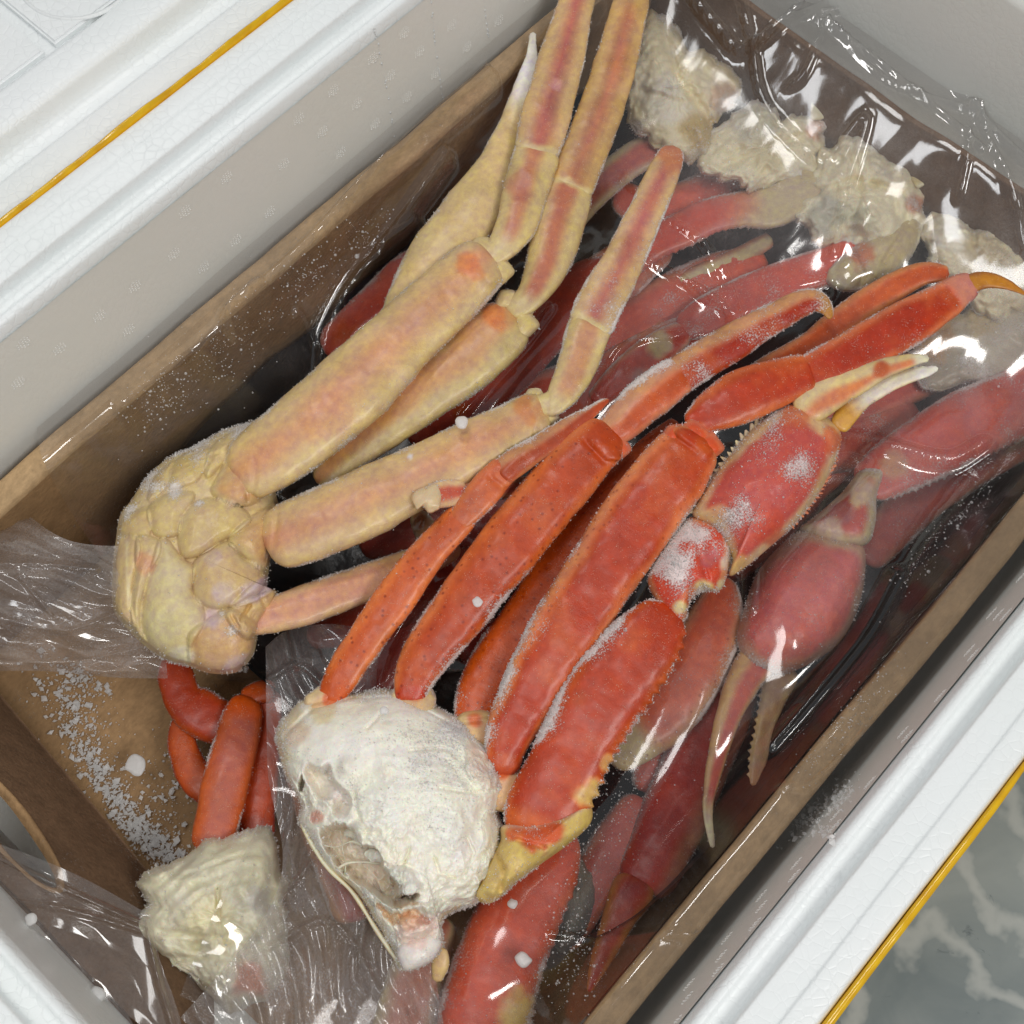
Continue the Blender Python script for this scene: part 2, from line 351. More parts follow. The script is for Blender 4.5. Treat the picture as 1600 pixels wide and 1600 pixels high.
def tube(name, parent, pts, z0, z1=None, th=.56, core=SALMON, edge=CREAM, cw=.55, cc=0., soft=.35, ex=2.5, caps=(.4, .35),
         tips=(None, None), tl=(.12, .12), blobs=(), bumps=(), grooves=(), rough=.0006, teeth=None, frost=0., fside=0., frange=(0, 1),
         nfrost=None, dots=0., seed=0, mat=None, label=None, res=1., streak=0., ridge=0., belly=None):
    z1 = z0 if z1 is None else z1
    P = np.array([p[:3] for p in pts], float)
    if name in ('leg_segment', 'claw_arm'):
        P[:, 2] *= .9
        for a, b in ((0, 1), (-1, -2)):
            d_ = P[a, :2] - P[b, :2]; P[a, :2] += d_ / (np.linalg.norm(d_) + 1e-9) * min(7, P[a, 2] * .25)
    L = np.sum(np.linalg.norm(np.diff(P[:, :2], axis=0), axis=1))
    n = int(max(24, min(260, L / 2.6 * res))); m = 56
    C = catmull(P, n); t = np.linspace(0, 1, n); z = z0 + (z1 - z0) * t
    T = np.gradient(C[:, :2], axis=0); T /= np.linalg.norm(T, axis=1)[:, None] + 1e-9
    Nn = np.stack([-T[:, 1], T[:, 0]], 1)          # image-space right-hand side (clockwise)
    q1 = noise(np.stack([t * L / 60, t * 0, t * 0 + seed], 1), 1, 5); wd = np.maximum(C[:, 2], 2) / 2 * (1 + .035 * q1)
    s = np.r_[0, np.cumsum(np.linalg.norm(np.diff(C[:, :2], axis=0), axis=1))]
    for k, (cap, ss) in enumerate(zip(caps, (s, s[-1] - s))):
        r = cap * (C[0, 2] if k == 0 else C[-1, 2]) + 1e-3
        wd = wd * np.sqrt(np.clip(1 - (1 - np.clip(ss / r, 0, 1)) ** 2.3, 0.0002, 1)) ** .8
    A = unproj(C[:, 0] + Nn[:, 0] * wd, C[:, 1] + Nn[:, 1] * wd, z); B = unproj(C[:, 0] - Nn[:, 0] * wd, C[:, 1] - Nn[:, 1] * wd, z)
    c = (A + B) / 2; sd = (A - B) / 2; hw = np.linalg.norm(sd, axis=1)
    up = CAM - c; up /= np.linalg.norm(up, axis=1)[:, None]
    a = np.linspace(0, 2 * np.pi, m, endpoint=False); ca, sa = np.cos(a), np.sin(a)
    cx = np.sign(ca) * np.abs(ca) ** (2 / ex); sx = np.sign(sa) * np.abs(sa) ** (2 / ex)
    Tt = np.repeat(t, m); CX = np.tile(cx, n); SX = np.tile(sx, n)
    off = sd[:, None, :] * cx[None, :, None] + (up * (hw * th)[:, None])[:, None, :] * (sx + ridge * np.maximum(0, sx) * (1 - np.abs(cx)))[None, :, None]
    V = (c[:, None] + off).reshape(-1, 3); O = off.reshape(-1, 3); D = O / (np.linalg.norm(O, axis=1)[:, None] + 1e-9)
    px, py = proj(V); upn = SX
    d = fbm(V, 120, seed) * rough + fbm(V, 30, seed + 9) * rough * 2 + feats(px, py, upn, bumps, grooves)
    d *= np.repeat(np.clip(wd / (C[:, 2] / 2 + 1e-6), .05, 1), m)
    if teeth:
        for (side, t0, t1, cnt, amp) in teeth:
            ph = (Tt - t0) / (t1 - t0) * cnt; tri = (1 - np.abs((ph % 1) * 2 - 1)) ** 1.6
            rnd = .5 + .7 * _h(np.floor(ph).astype(np.int64), np.zeros(len(ph), np.int64), np.zeros(len(ph), np.int64), seed + 3)
            d += amp * tri * rnd * ((Tt > t0) & (Tt < t1)) * sst(.86, 1., CX * side)
    V = V + D * d[:, None]
    col = np.tile(edge, (len(V), 1))
    wob = .22 * fbm(V, 45, seed + 2)
    k = sst(cw + soft, cw - soft * .6, np.abs(CX - cc) + wob) * sst(-.6, .1, SX + .3)
    if belly is not None: col = col + (belly - col) * sst(.2, -.5, SX)[:, None]
    col = col + (core - col) * k[:, None]
    if streak: col = col * (1 - streak * np.clip(noise(np.stack([CX * 7, Tt * 3, Tt * 0 + seed], 1), 1, seed), -1, 1) * k)[:, None]
    for q, (tc, tlen) in enumerate(zip(tips, tl)):
        if tc is not None:
            u = Tt if q == 0 else 1 - Tt
            col = col + (tc - col) * sst(tlen * 1.25, tlen * .6, u + .06 * fbm(V, 60, seed + 4))[:, None]
    col = blobmix(col, px, py, V, blobs)
    redness = np.clip((col[:, 0] - 4.0 * col[:, 1]) / .35, 0, 1)[:, None] * (1. if name in ('leg_segment', 'claw_arm', 'leg_base') else .25)
    m1, m2 = fbm(V, 55, seed + 6, 4)[:, None], fbm(V, 130, seed + 16, 3)[:, None]
    col = col * (1 + .22 * m1 + .12 * m2) * (1 - redness * [.26, .34, .92])
    col = col + (np.array([.62, .17, .04]) - col) * redness * np.clip(m1 * .8 - .05, 0, .35)
    cl = fbm(V, 70, seed + 12, 4)
    fm = np.full(len(V), 0.04)
    if frost:
        sidew = 1. if fside == 0 else sst(.1, .95, CX * fside + .25 * cl)
        fm = frost * sidew * np.clip(.55 + 1.1 * cl, 0, 1.2) * sst(frange[0] - .06, frange[0] + .06, Tt) * sst(frange[1] + .06, frange[1] - .06, Tt)
    fm = np.clip(fm + .5 * sst(.8, 1.0, np.abs(CX)) * (.6 + cl), 0, 1)
    me = mesh_np(name, V, grid_faces(n, m, True), True, {'Col': np.clip(col, 0, 1), 'frost': fm * (SX > -.4), 'dots': np.full(len(V), dots) * sst(.35, .9, np.abs(CX - .1) * 1.1 + wob) if dots < 1 else np.full(len(V), dots - .3)})
    o = link(name, me, mat or SHELL, parent)
    if label: o['label'] = label
    nf = int((1100 + 2600 * frost) * L * np.mean(P[:, 2]) / 30000) if nfrost is None else nfrost
    if nf > 8:
        wts = fm ** 2 * np.repeat(wd, m) * (SX > -.2)
        add_frost(o, V, vnormals(me), wts, nf, .00036 if frost < .5 else .00048, seed)
    return o

def pillow(name, parent, outline, z, H, Hb=None, p=2.4, center=None, col=CREAM, rim=None, rimw=.15, blobs=(), bumps=(), grooves=(),
           rough=.0006, rag=0., frost=0., nfrost=None, seed=0, mat=None, lines=(), nr=44, no=130, teeth=None, flat=0., tilt=(0, 0), dots=0., fblobs=None, plates=(), flake=(), warp=1.6):
    O = catmull(np.array([q[:2] for q in outline]), no, True)
    if name == 'shoulder': O = O.mean(0) + (O - O.mean(0)) * .97
    Os = O.copy()
    if rag:
        cen0 = O.mean(0); q = np.stack([O[:, 0], O[:, 1], O[:, 0] * 0], 1)
        O = cen0 + (O - cen0) * (1 + rag * (fbm(q, 1 / 30., seed, 3)) + rag * .16 * noise(q, 1 / 7., seed + 3))[:, None]
    cen = np.array(center) if center is not None else O.mean(0)
    ph = np.linspace(0, 1, nr); rr = np.sin(ph * np.pi / 2)        # 0..1, dense at the rim
    Hb = H * .7 if Hb is None else Hb
    rings = np.r_[rr, rr[::-1][1:]]; sgn = np.r_[np.ones(nr), -np.ones(nr - 1)]
    if teeth is not None:
        pass
    Rg = np.repeat(rings, no); Sg = np.repeat(sgn, no)
    w_ = sst(.55, 1., Rg); px = cen[0] + (np.tile(Os[:, 0], len(rings)) * (1 - w_) + np.tile(O[:, 0], len(rings)) * w_ - cen[0]) * Rg; py = cen[1] + (np.tile(Os[:, 1], len(rings)) * (1 - w_) + np.tile(O[:, 1], len(rings)) * w_ - cen[1]) * Rg
    base = unproj(px, py, z + tilt[0] * (px - cen[0]) + tilt[1] * (py - cen[1]))
    up = CAM - unproj(cen[0], cen[1], z); up /= np.linalg.norm(up)
    prof = np.clip(1 - Rg ** p, 0, 1) ** .5
    h = np.where(Sg > 0, H * prof, -Hb * prof)
    V = base + up * h[:, None]
    top = (Sg > 0).astype(float) * sst(1., .9, Rg)
    d = feats(px, py, np.where(Sg > 0, 1, -1) * 1., bumps, grooves) * sst(1.02, .85, Rg) + (fbm(V, 110, seed, 4) * rough + fbm(V, 35, seed + 9) * rough * 2)
    wx, wy = px + warp * fbm(V, 130, seed + 21, 5), py + warp * fbm(V, 130, seed + 22, 5); pin = []
    for (poly, amp, wd_, *rest) in plates:
        di = inside_dist(wx, wy, poly) * (Sg > 0); q = np.clip(di / wd_, 0, 1)
        d = d + amp * ((1 - (1 - q) ** 2) ** .5 if amp > 0 and wd_ < 40 else q * q * (3 - 2 * q)); pin.append((q, rest[0] if rest else None, amp))
    for (x, y, r, a_) in flake:
        d = d + a_ * (1 - 2 * np.abs(fbm(V, 170, seed + 23, 4))) * np.exp(-((px - x) ** 2 + (py - y) ** 2) / (r * r))
    V = V + up * (d * np.where(Sg > 0, 1, .3) * sst(1.0, .93, Rg) )[:, None]
    C = np.tile(col, (len(V), 1)); 
    if rim is not None: C = C + (rim - C) * sst(1 - rimw * 1.6, 1 - rimw * .5, Rg + .12 * fbm(V, 60, seed + 1))[:, None]
    for (q, cc_, amp) in pin:
        if cc_ is not None: C = C + (cc_ - C) * sst(0.02, .6, q + .2 * fbm(V, 60, seed + 8))[:, None]
    C = blobmix(C, px, py, V, blobs)
    for (ln, wd, cc, stg) in lines:
        C = C + (cc - C) * (stg * np.exp(-((seg_dist(px, py, ln) + 2 * fbm(V, 150, 5)) / wd) ** 2))[:, None]
    C = C * (1 + .09 * fbm(V, 60, seed + 6))[:, None]
    cl = fbm(V, 70, seed + 12, 4)
    fm = frost * np.clip(.5 + cl, 0, 1.1)
    if fblobs:
        for (x, y, r, s_) in fblobs: fm = fm + s_ * np.exp(-((px - x) ** 2 + (py - y) ** 2) / r ** 2) * np.clip(.7 + cl, 0, 1.3)
    fm = np.clip(fm + .3 * sst(.8, 1., Rg) * (.5 + cl), 0, 1) * (Sg > 0)
    me = mesh_np(name, V, grid_faces(len(rings), no, True), True, {'Col': np.clip(C, 0, 1), 'frost': fm, 'dots': np.full(len(V), dots)})
    o = link(name, me, mat or SHELL, parent)
    ar = abs(np.sum(O[:, 0] * np.roll(O[:, 1], -1) - O[:, 1] * np.roll(O[:, 0], -1))) / 2
    nf = int((700 + 2200 * frost + (1500 if fblobs else 0)) * ar / 30000) if nfrost is None else nfrost
    if nf > 8: add_frost(o, V, vnormals(me), fm ** 2 * (1 - .7 * sst(.3, 0, Rg)) * Rg, nf, .00042, seed)
    return o

# ================================================================= SETTING
def quad_sheet(name, xs, ys, z, mat, kind=None):
    V = [(xs[0], ys[0], z), (xs[1], ys[0], z), (xs[1], ys[1], z), (xs[0], ys[1], z)]
    o = link(name, mesh_np(name, V, [[0, 1, 2, 3]], False), mat)
    if kind: o['kind'] = kind
    return o
ZC = -.185
quad_sheet('countertop', (-2.5, 2.5), (-2.5, 2.5), ZC, MARBLE, 'structure')

def sweep(name, prof, x0, x1, mat, parent, axis='x', n=1, wob=0., seed=0, smooth=True, bev=None):
    """closed profile [(u,z)..] extruded along x (u=y) or along y (u=x)"""
    pr = []
    k = len(prof)
    for i in range(k):                         # small rounding of every corner
        a, b, c = (np.array(prof[(i + j) % k], float) for j in (-1, 0, 1))
        r = bev if bev is not None else .0015
        r1 = min(r, np.linalg.norm(a - b) * .45); r2 = min(r, np.linalg.norm(c - b) * .45)
        p0 = b + (a - b) / np.linalg.norm(a - b) * r1; p2 = b + (c - b) / np.linalg.norm(c - b) * r2
        for t in (0, .35, .65, 1): pr.append((1 - t) ** 2 * p0 + 2 * t * (1 - t) * b + t * t * p2)
    pr = np.array(pr); m = len(pr); xs = np.linspace(x0, x1, n + 1); V = []
    for x in xs:
        q = pr.copy()
        X = np.full(m, x)
        P3 = np.c_[X, q[:, 0], q[:, 1]] if axis == 'x' else np.c_[q[:, 0], X, q[:, 1]]
        if wob: P3[:, 2] += wob * fbm(P3 * [1, 0, 0] if axis == 'x' else P3 * [0, 1, 0], 22, seed) * (q[:, 1] > prof_top(prof) - .02); P3[:, 1 if axis == 'x' else 0] += wob * .8 * fbm(P3 * ([1, 0, 1] if axis == 'x' else [0, 1, 1]), 16, seed + 4)
        V.append(P3)
    V = np.vstack(V); Fq = grid_faces(n + 1, m, True).tolist()
    import bmesh
    me = bpy.data.meshes.new(name)
    me.from_pydata(V.tolist(), [], Fq + [list(range(m))[::-1], list(range(n * m, n * m + m))]); me.update()
    me.polygons.foreach_set('use_smooth', [smooth] * len(me.polygons))
    try: me.set_sharp_from_angle(angle=math.radians(35))
    except Exception: pass
    o = link(name, me, mat, parent); return o
def prof_top(p): return max(q[1] for q in p)

# ---- styrofoam box: four walls with a stepped rim, seen from above
ZR, ZD = .09, .08
box = thing('foam_box', (.03, 0, ZC), "open white styrofoam box on grey marble with yellow tape round its rim", 'foam box')
# carton half width .20, ridge half .2165, rim .229-.2535
def wall_prof(s):   # s = +1 left (y>0), -1 right
    return [(s * .2535, ZC + .002), (s * .2535, ZR - .004), (s * .2515, ZR), (s * .2415, ZR), (s * .2405, ZR - .0016), (s * .2285, ZR - .0016), (s * .2275, ZD), (s * .2215, ZD - .001),
            (s * .2195, ZD + .0015), (s * .2165, ZD), (s * .2145, ZD - .006), (s * .2045, -.14), (s * .2045, ZC + .002)]
XN, XF = -.298, .385
wl = sweep('side_wall', wall_prof(1), XN - .036, XF + .05, FOAM, box, n=60, wob=.0004)
wr_ = sweep('side_wall', wall_prof(-1), XN - .036, XF + .05, FOAM, box, n=60, wob=.0004, seed=4)
def end_prof(s, x):
    return [(x + s * .036, ZC + .002), (x + s * .036, ZR - .004), (x + s * .034, ZR), (x + s * .013, ZR - .0016), (x + s * .012, ZD), (x + s * .005, ZD - .001),
            (x + s * .003, ZD + .0015), (x, ZD), (x - s * .002, ZD - .006), (x - s * .010, -.14), (x - s * .010, ZC + .002)]
ef = sweep('end_wall', end_prof(1, XF - .002), -.2215, .2215, FOAM_IN, box, axis='y', n=40, wob=.0003)
en = sweep('end_wall', end_prof(-1, XN), -.2215, .2215, FOAM, box, axis='y', n=40, wob=.0003)
# smooth moulded inner skin of the side walls
for s in (1, -1):
    y0, z0, y1, z1 = s * .2143, ZD - .0065, s * .2043, -.139
    V = []; nx = 60
    for x in np.linspace(XN + .001, XF - .003, nx): V += [(x, y0 - s * .0006, z0), (x, (y0 + y1) / 2 - s * .0006, (z0 + z1) / 2), (x, y1 - s * .0006, z1)]
    o = link('inner_skin', mesh_np('inner_skin', V, grid_faces(nx, 3), True), FOAM_IN, box)
link('floor_slab', mesh_np('floor_slab', [(XN - .03, -.25, -.141), (XF, -.25, -.141), (XF, .25, -.141), (XN - .03, .25, -.141)], [[0, 1, 2, 3]], False), FOAM_IN, box)
# vent marks: small raised dimples in clusters on the inner walls
vd = []
for i in range(-4, 5):
    for j in range(-4, 5):
        if i * i + j * j < 15 and (i + j) % 2 == 0: vd.append((i * .0011, j * .0011))
def dots_mesh(pts, r, nrm):
    Vx, Fx = [], []
    nrm = Vector(nrm).normalized(); ta = nrm.orthogonal().normalized(); tb = nrm.cross(ta)
    for (a, b) in pts:
        base = len(Vx); c = ta * a + tb * b
        for ring, (rad, hh) in enumerate(((1, 0), (.75, .55))):
            for k in range(6):
                an = k * math.pi / 3; Vx.append(tuple(c + (ta * math.cos(an) + tb * math.sin(an)) * r * rad + nrm * r * hh))
        Vx.append(tuple(c + nrm * r * .8))
        for k in range(6):
            k2 = (k + 1) % 6; Fx += [(base + k, base + k2, base + 6 + k2), (base + k, base + 6 + k2, base + 6 + k), (base + 6 + k, base + 6 + k2, base + 12)]
    return mesh_np('vent_mark', Vx, Fx, True)
vent_meshes = [dots_mesh([(a + random.uniform(-.0002, .0002), b + random.uniform(-.0002, .0002)) for a, b in vd if random.random() < .85], .00052, (0, -s, .07)) for s in (1, -1)]
VENT = mat_simple('styrofoam_dimple', (250, 250, 246), .3)
for vm in vent_meshes: vm.materials.append(VENT)
for s, vm in ((1, vent_meshes[0]), (-1, vent_meshes[1])):
    for r_, zz in enumerate((.062, .04, .014)):
        for i in range(26):
            if random.random() < .22: continue
            x = -.27 + i * .026 + r_ * .011 + random.uniform(-.002, .002)
            o = bpy.data.objects.new('vent_mark', vm); S.collection.objects.link(o); o.parent = box
            yy = s * (.2143 - (ZD - .0065 - zz) / (ZD - .0065 + .139) * .010 - .0005)
            o.location = Vector((x, yy, zz)) - box.location
# moulding seams: beads of foam running down the left inner wall
for (a, b) in (((585, 45), (616, 215)), ((672, 0), (692, 160))):
    pass
def on_left(px, py):
    r = R[:, 0] * (px - 800) / F + R[:, 1] * (py - 800) / F + R[:, 2]
    lo, hi = 0, 2
    for _ in range(40):
        m_ = (lo + hi) / 2; q = CAM + r * m_
        yy = .2143 - (ZD - .0065 - q[2]) / (ZD - .0065 + .139) * .010
        if q[1] < yy: lo = m_
        else: hi = m_
    return CAM + r * lo
for ln in (((585, 45), (600, 120), (616, 215)), ((672, 0), (680, 80), (692, 160)), ((755, 0), (762, 60))):
    L3 = [on_left(*p) for p in ln]; Vb = []; Fb = []; pts = []
    for a, b in zip(L3[:-1], L3[1:]):
        k = int(np.linalg.norm(b - a) / .0016)
        pts += [a + (b - a) * i / k for i in range(k)]
    for c in pts:
        r = random.choice([.0004, .0005, .0006, .0009]) ; c = c + np.array([random.uniform(-.0004, .0004), -.0002, 0]); b0 = len(Vb)
        for th_ in (0, .8, 1.6):
            for k in range(6): Vb.append((c[0] + r * math.cos(k * 1.047) * math.cos(th_ * .9), c[1] - r * math.sin(th_ * .9), c[2] + 1.3 * r * math.sin(k * 1.047) * math.cos(th_ * .9)))
        for ring in (0, 1):
            for k in range(6): k2 = (k + 1) % 6; Fb.append((b0 + ring * 6 + k, b0 + ring * 6 + k2, b0 + ring * 6 + 6 + k2, b0 + ring * 6 + 6 + k))
    o = link('bead_seam', mesh_np('bead_seam', Vb, Fb, True), FOAM, box)
# yellow tape round the outside, its upper edge a little proud and wavy
for s in (1, -1):
    V = []; n = 160; xs = np.linspace(XN - .036, XF + .05, n)
    for x in xs:
        wv_ = .0011 * noise(np.array([[x, s, 0]]), 30, 3)[0] + .0006 * noise(np.array([[x, s, 0]]), 160, 8)[0]
        bul = .0028 * max(0, noise(np.array([[x, s * 2, 0]]), 14, 5)[0] + .1) if s < 0 else 0
        top = ZR + (.0009 if s > 0 else -.001) + wv_ * .6
        for (yy, zz) in ((.2539, ZC + .01), (.2541, .03), (.2545 + bul * .5, ZR - .015), (.2550 + bul, ZR - .006), (.2550 + bul, top), (.2538, top + .0003), (.2537, ZR - .006)):
            V.append((x, s * yy, zz))
    link('yellow_tape', mesh_np('yellow_tape', V, grid_faces(n, 7), True), TAPE, box)

# ---- foam lid lying beside the box (upper left)
lid = thing('styrofoam_slab', (.05, .42, ZC), "white styrofoam lid with raised ribs and a groove, beyond the yellow tape", 'foam lid')
zl = .045
lp = [(.262, ZC + .002), (.262, zl + .026), (.264, zl + .028), (.2845, zl + .028), (.287, zl + .022), (.299, zl + .022), (.301, zl + .033), (.304, zl + .035), (.322, zl + .035), (.325, zl + .03),
      (.60, zl + .03), (.60, ZC + .002)]
sweep('lid_body', lp, -.40, .45, FOAM, lid, n=50, wob=.0004, seed=9, bev=.002)
# recessed groove across the lid and an embossed ring, built as thin raised plates either side of the gap
def slab(name, parent, poly, z0, z1, mat, bevel=.0012):
    import bmesh
    bm = bmesh.new(); vs = [bm.verts.new((x, y, z0)) for x, y in poly]; f = bm.faces.new(vs)
    ex = bmesh.ops.extrude_face_region(bm, geom=[f]); up_ = [e for e in ex['geom'] if isinstance(e, bmesh.types.BMVert)]
    for v in up_: v.co.z = z1
    bmesh.ops.recalc_face_normals(bm, faces=bm.faces)
    es = [e for e in bm.edges if all(abs(v.co.z - z1) < 1e-6 for v in e.verts)]
    bmesh.ops.bevel(bm, geom=es, offset=bevel, segments=3, affect='EDGES')
    me = bpy.data.meshes.new(name); bm.to_mesh(me); bm.free()
    return link(name, me, mat, parent)
gx = unproj(60, 60, zl + .034)[0]
slab('lid_panel', lid, [(-.39, .3262), (gx - .0035, .3262), (gx - .0035, .595), (-.39, .595)], zl + .0295, zl + .0345, FOAM)
slab('lid_panel', lid, [(gx + .0035, .3262), (.44, .3262), (.44, .595), (gx + .0035, .595)], zl + .0295, zl + .0345, FOAM)
# embossed ring
c0 = unproj(118, -40, zl + .0345); V = []; n = 96
for k in range(n):
    a = 2 * math.pi * k / n
    for (rr_, zz) in ((.0285, -.0004), (.0292, .0009), (.0304, .0009), (.0311, -.0004)): V.append((c0[0] + rr_ * math.cos(a), c0[1] + rr_ * math.sin(a), zl + .0345 + zz))
Fr = [[i * 4 + j, ((i + 1) % n) * 4 + j, ((i + 1) % n) * 4 + j + 1, i * 4 + j + 1] for i in range(n) for j in range(3)]
link('embossed_ring', mesh_np('embossed_ring', V, Fr, True), FOAM, lid)

# ---- cardboard carton
carton = thing('cardboard_carton', (.03, 0, -.13), "open brown cardboard carton standing inside the styrofoam box around the crab legs", 'carton')
ZF = -.125
def card_wall(s):
    y0, y1 = s * .2005, s * .1885
    return [(y0, ZF), (y0, -.004), (y0 - s * .003, 0), (y1 + s * .003, .0005), (y1, -.005), (y1, ZF)]
sweep('side_wall', card_wall(1), -.29, .345, CARD, carton, n=90, wob=.0016, seed=2, bev=.004)
sweep('side_wall', card_wall(-1), -.29, .345, CARD, carton, n=90, wob=.0014, seed=6, bev=.004)
for s in (1, -1):
    V = []; n = 120; xs = np.linspace(-.288, .343, n)
    for x in xs:
        wz = .0016 * fbm(np.array([[x, 0, 0]]), 22, 2 if s > 0 else 6)[0]; wy = .0013 * fbm(np.array([[x, 0, 0.]]), 16, 6 if s > 0 else 10)[0]
        for k in range(9):
            a = math.pi * (k / 8); V.append((x, s * .1945 + wy + s * .0072 * math.copysign(abs(math.cos(a)) ** .55, math.cos(a)), -.0035 + wz + .0052 * max(0, math.sin(a)) ** .4))
    link('folded_edge', mesh_np('folded_edge', V, grid_faces(n, 9), True), CARD_TOP, carton)
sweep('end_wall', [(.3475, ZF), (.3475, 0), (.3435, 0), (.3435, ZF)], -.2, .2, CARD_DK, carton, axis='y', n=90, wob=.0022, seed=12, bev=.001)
quad = [(-.2, ZF)]
# carton floor
V = [(x, y, ZF + .0015 * noise(np.array([[x, y, 0]]), 20, 1)[0]) for x in np.linspace(-.262, .345, 40) for y in np.linspace(-.199, .199, 30)]
link('carton_floor', mesh_np('carton_floor', V, grid_faces(40, 30), True), CARD, carton)
# near end: flap folded inwards with an oval hand hole
def end_flap():
    top0, top1 = unproj(-90, 1282, .0), unproj(330, 1725, .0)
    bot0, bot1 = unproj(-110, 950, -.085), unproj(330, 1480, -.085)
    U, W = 150, 70; hc = np.array([.272, .58])                      # hole centre in flap coordinates
    # hole centre from the photograph
    best = None
    for u in np.linspace(0, 1, 60):
        for v in np.linspace(0, 1, 60):
            p = (top0 * (1 - u) + top1 * u) * (1 - v) + (bot0 * (1 - u) + bot1 * u) * v; x, y = proj(p)
            dd = (x - 18) ** 2 + (y - 1300) ** 2
            if best is None or dd < best[0]: best = (dd, u, v)
    hc = np.array(best[1:])
    Lu = np.linalg.norm(top1 - top0); Lv = np.linalg.norm(bot0 - top0)
    a_, b_ = .031 / Lu, .024 / Lv
    V = []; ring = 96; levels = 26
    # radial grid from the hole's edge to the panel's border
    for l in range(levels):
        for k in range(ring):
            an = 2 * math.pi * k / ring; dx, dy = math.cos(an), math.sin(an)
            hx, hy = hc[0] + a_ * dx, hc[1] + b_ * dy
            tt = 1e9
            ex_, ey_ = a_ * dx, b_ * dy
            if ex_ > 0: tt = min(tt, (1 - hc[0]) / ex_)
            if ex_ < 0: tt = min(tt, (0 - hc[0]) / ex_)
            if ey_ > 0: tt = min(tt, (1 - hc[1]) / ey_)
            if ey_ < 0: tt = min(tt, (0 - hc[1]) / ey_)
            f = (l / (levels - 1)) ** 1.5; sc = 1 + (tt - 1) * f; u, v = hc[0] + ex_ * sc, hc[1] + ey_ * sc
            p = (top0 * (1 - u) + top1 * u) * (1 - v) + (bot0 * (1 - u) + bot1 * u) * v
            q = p[None]; wv_ = fbm(q, 30, 3)[0] * .0018 + math.sin(v * 3.1) * .004
            V.append(p + np.array([.6, 0, .8]) * wv_)
    V = np.array(V); nrm = np.cross(top1 - top0, bot0 - top0); nrm /= np.linalg.norm(nrm); nrm *= np.sign(nrm[2])
    Vb = V - nrm * .0035
    Fc = grid_faces(levels, ring, True); n0 = len(V)
    Fb = Fc[:, ::-1] + n0
    e = [[k, (k + 1) % ring, n0 + (k + 1) % ring, n0 + k] for k in range(ring)]
    l0 = (levels - 1) * ring
    e2 = [[l0 + k, n0 + l0 + k, n0 + l0 + (k + 1) % ring, l0 + (k + 1) % ring] for k in range(ring)]
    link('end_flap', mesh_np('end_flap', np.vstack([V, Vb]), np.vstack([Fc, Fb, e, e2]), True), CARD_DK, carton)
    # torn paper lip round the hole
    Vl = []
    for k in range(ring):
        r1 = V[k]; out = V[ring + k] - r1; out /= np.linalg.norm(out) + 1e-9; j = random.uniform(-.0005, .0008)
        for (o_, h_) in ((-.0004, -.0042), (-.001 + j, -.001), (-.0004, .0009), (.0012, .0010), (.0019, .0002)): Vl.append(r1 + out * (o_ * 1.3) + nrm * h_)
    Fl = [[k * 5 + j, ((k + 1) % ring) * 5 + j, ((k + 1) % ring) * 5 + j + 1, k * 5 + j + 1] for k in range(ring) for j in range(4)]
    link('hole_edge', mesh_np('hole_edge', Vl, Fl, True), CARD, carton)
end_flap()

# dark sheet added for the shadowed inside of the carton, under the crab
def dark_sheet():
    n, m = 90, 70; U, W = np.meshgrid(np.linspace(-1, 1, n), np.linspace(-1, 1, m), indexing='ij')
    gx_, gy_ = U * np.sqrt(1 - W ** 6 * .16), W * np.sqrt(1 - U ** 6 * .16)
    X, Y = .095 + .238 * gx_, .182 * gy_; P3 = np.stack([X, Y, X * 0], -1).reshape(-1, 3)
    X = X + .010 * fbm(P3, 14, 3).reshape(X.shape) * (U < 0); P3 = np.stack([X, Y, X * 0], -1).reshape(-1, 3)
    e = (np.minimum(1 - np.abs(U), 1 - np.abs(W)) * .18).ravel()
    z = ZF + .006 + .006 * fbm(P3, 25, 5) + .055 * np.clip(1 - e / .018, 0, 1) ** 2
    t = NT('shade_black'); nn = t.noise(60, 4)
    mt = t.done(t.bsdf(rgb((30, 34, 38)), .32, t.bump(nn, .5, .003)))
    o = link('shade_sheet', mesh_np('shade_sheet', np.c_[P3[:, :2], z], grid_faces(n, m), True), mt)
    prop(o, "dark sheet added as interior shade on the carton floor under the bagged crab", 'dark_sheet')
dark_sheet()

# ================================================================= BAGGED CRAB (lower layer)
LOW = []
GB = 'crab clusters packed in the clear bag'
def bag(loc_px, z, label, cat='crab cluster'):
    t = thing('crab_cluster', tuple(unproj(*loc_px, z)), label, cat, GB); LOW.append(t); return t
ZL = -.055
# first cluster, behind the pale legs, top
t = bag((1060, 160), ZL, "frosty bagged crab cluster with pale shoulder, highest, beside the tips of the pale legs")
pillow('shoulder', t, K4([(210, 60), (320, 60), (400, 170), (470, 180), (540, 250), (585, 330), (530, 440), (480, 540), (380, 570), (250, 540), (180, 420), (190, 220)]), ZL, .024, rag=.24, col=lin((238, 226, 190)), rim=DUN,
       blobs=[(1130, 150, 26, lin((206, 160, 130)), .7), (1090, 210, 32, lin((206, 180, 120))), (1040, 150, 40, WHITE, .6)], bumps=[(1095, 205, 20, .006), (1040, 130, 28, .005), (1075, 100, 16, .006)],
       grooves=[([(1040, 60), (1060, 120), (1110, 190)], 7, .006), ([(1000, 140), (1060, 160)], 6, .004)], rough=.003, flake=[(1060, 140, 120, .004)], frost=.5, mat=FLESH, seed=31)
tube('leg', t, K4([(420, 500, 110), (330, 520, 120), (220, 560, 120), (110, 640, 120), (0, 760, 110), (-90, 900, 100)]), ZL - .004, ZL - .02, core=BPINK, edge=DUN, cw=.5, tips=(DUN, None), tl=(.15, .1), seed=32, frost=.35)
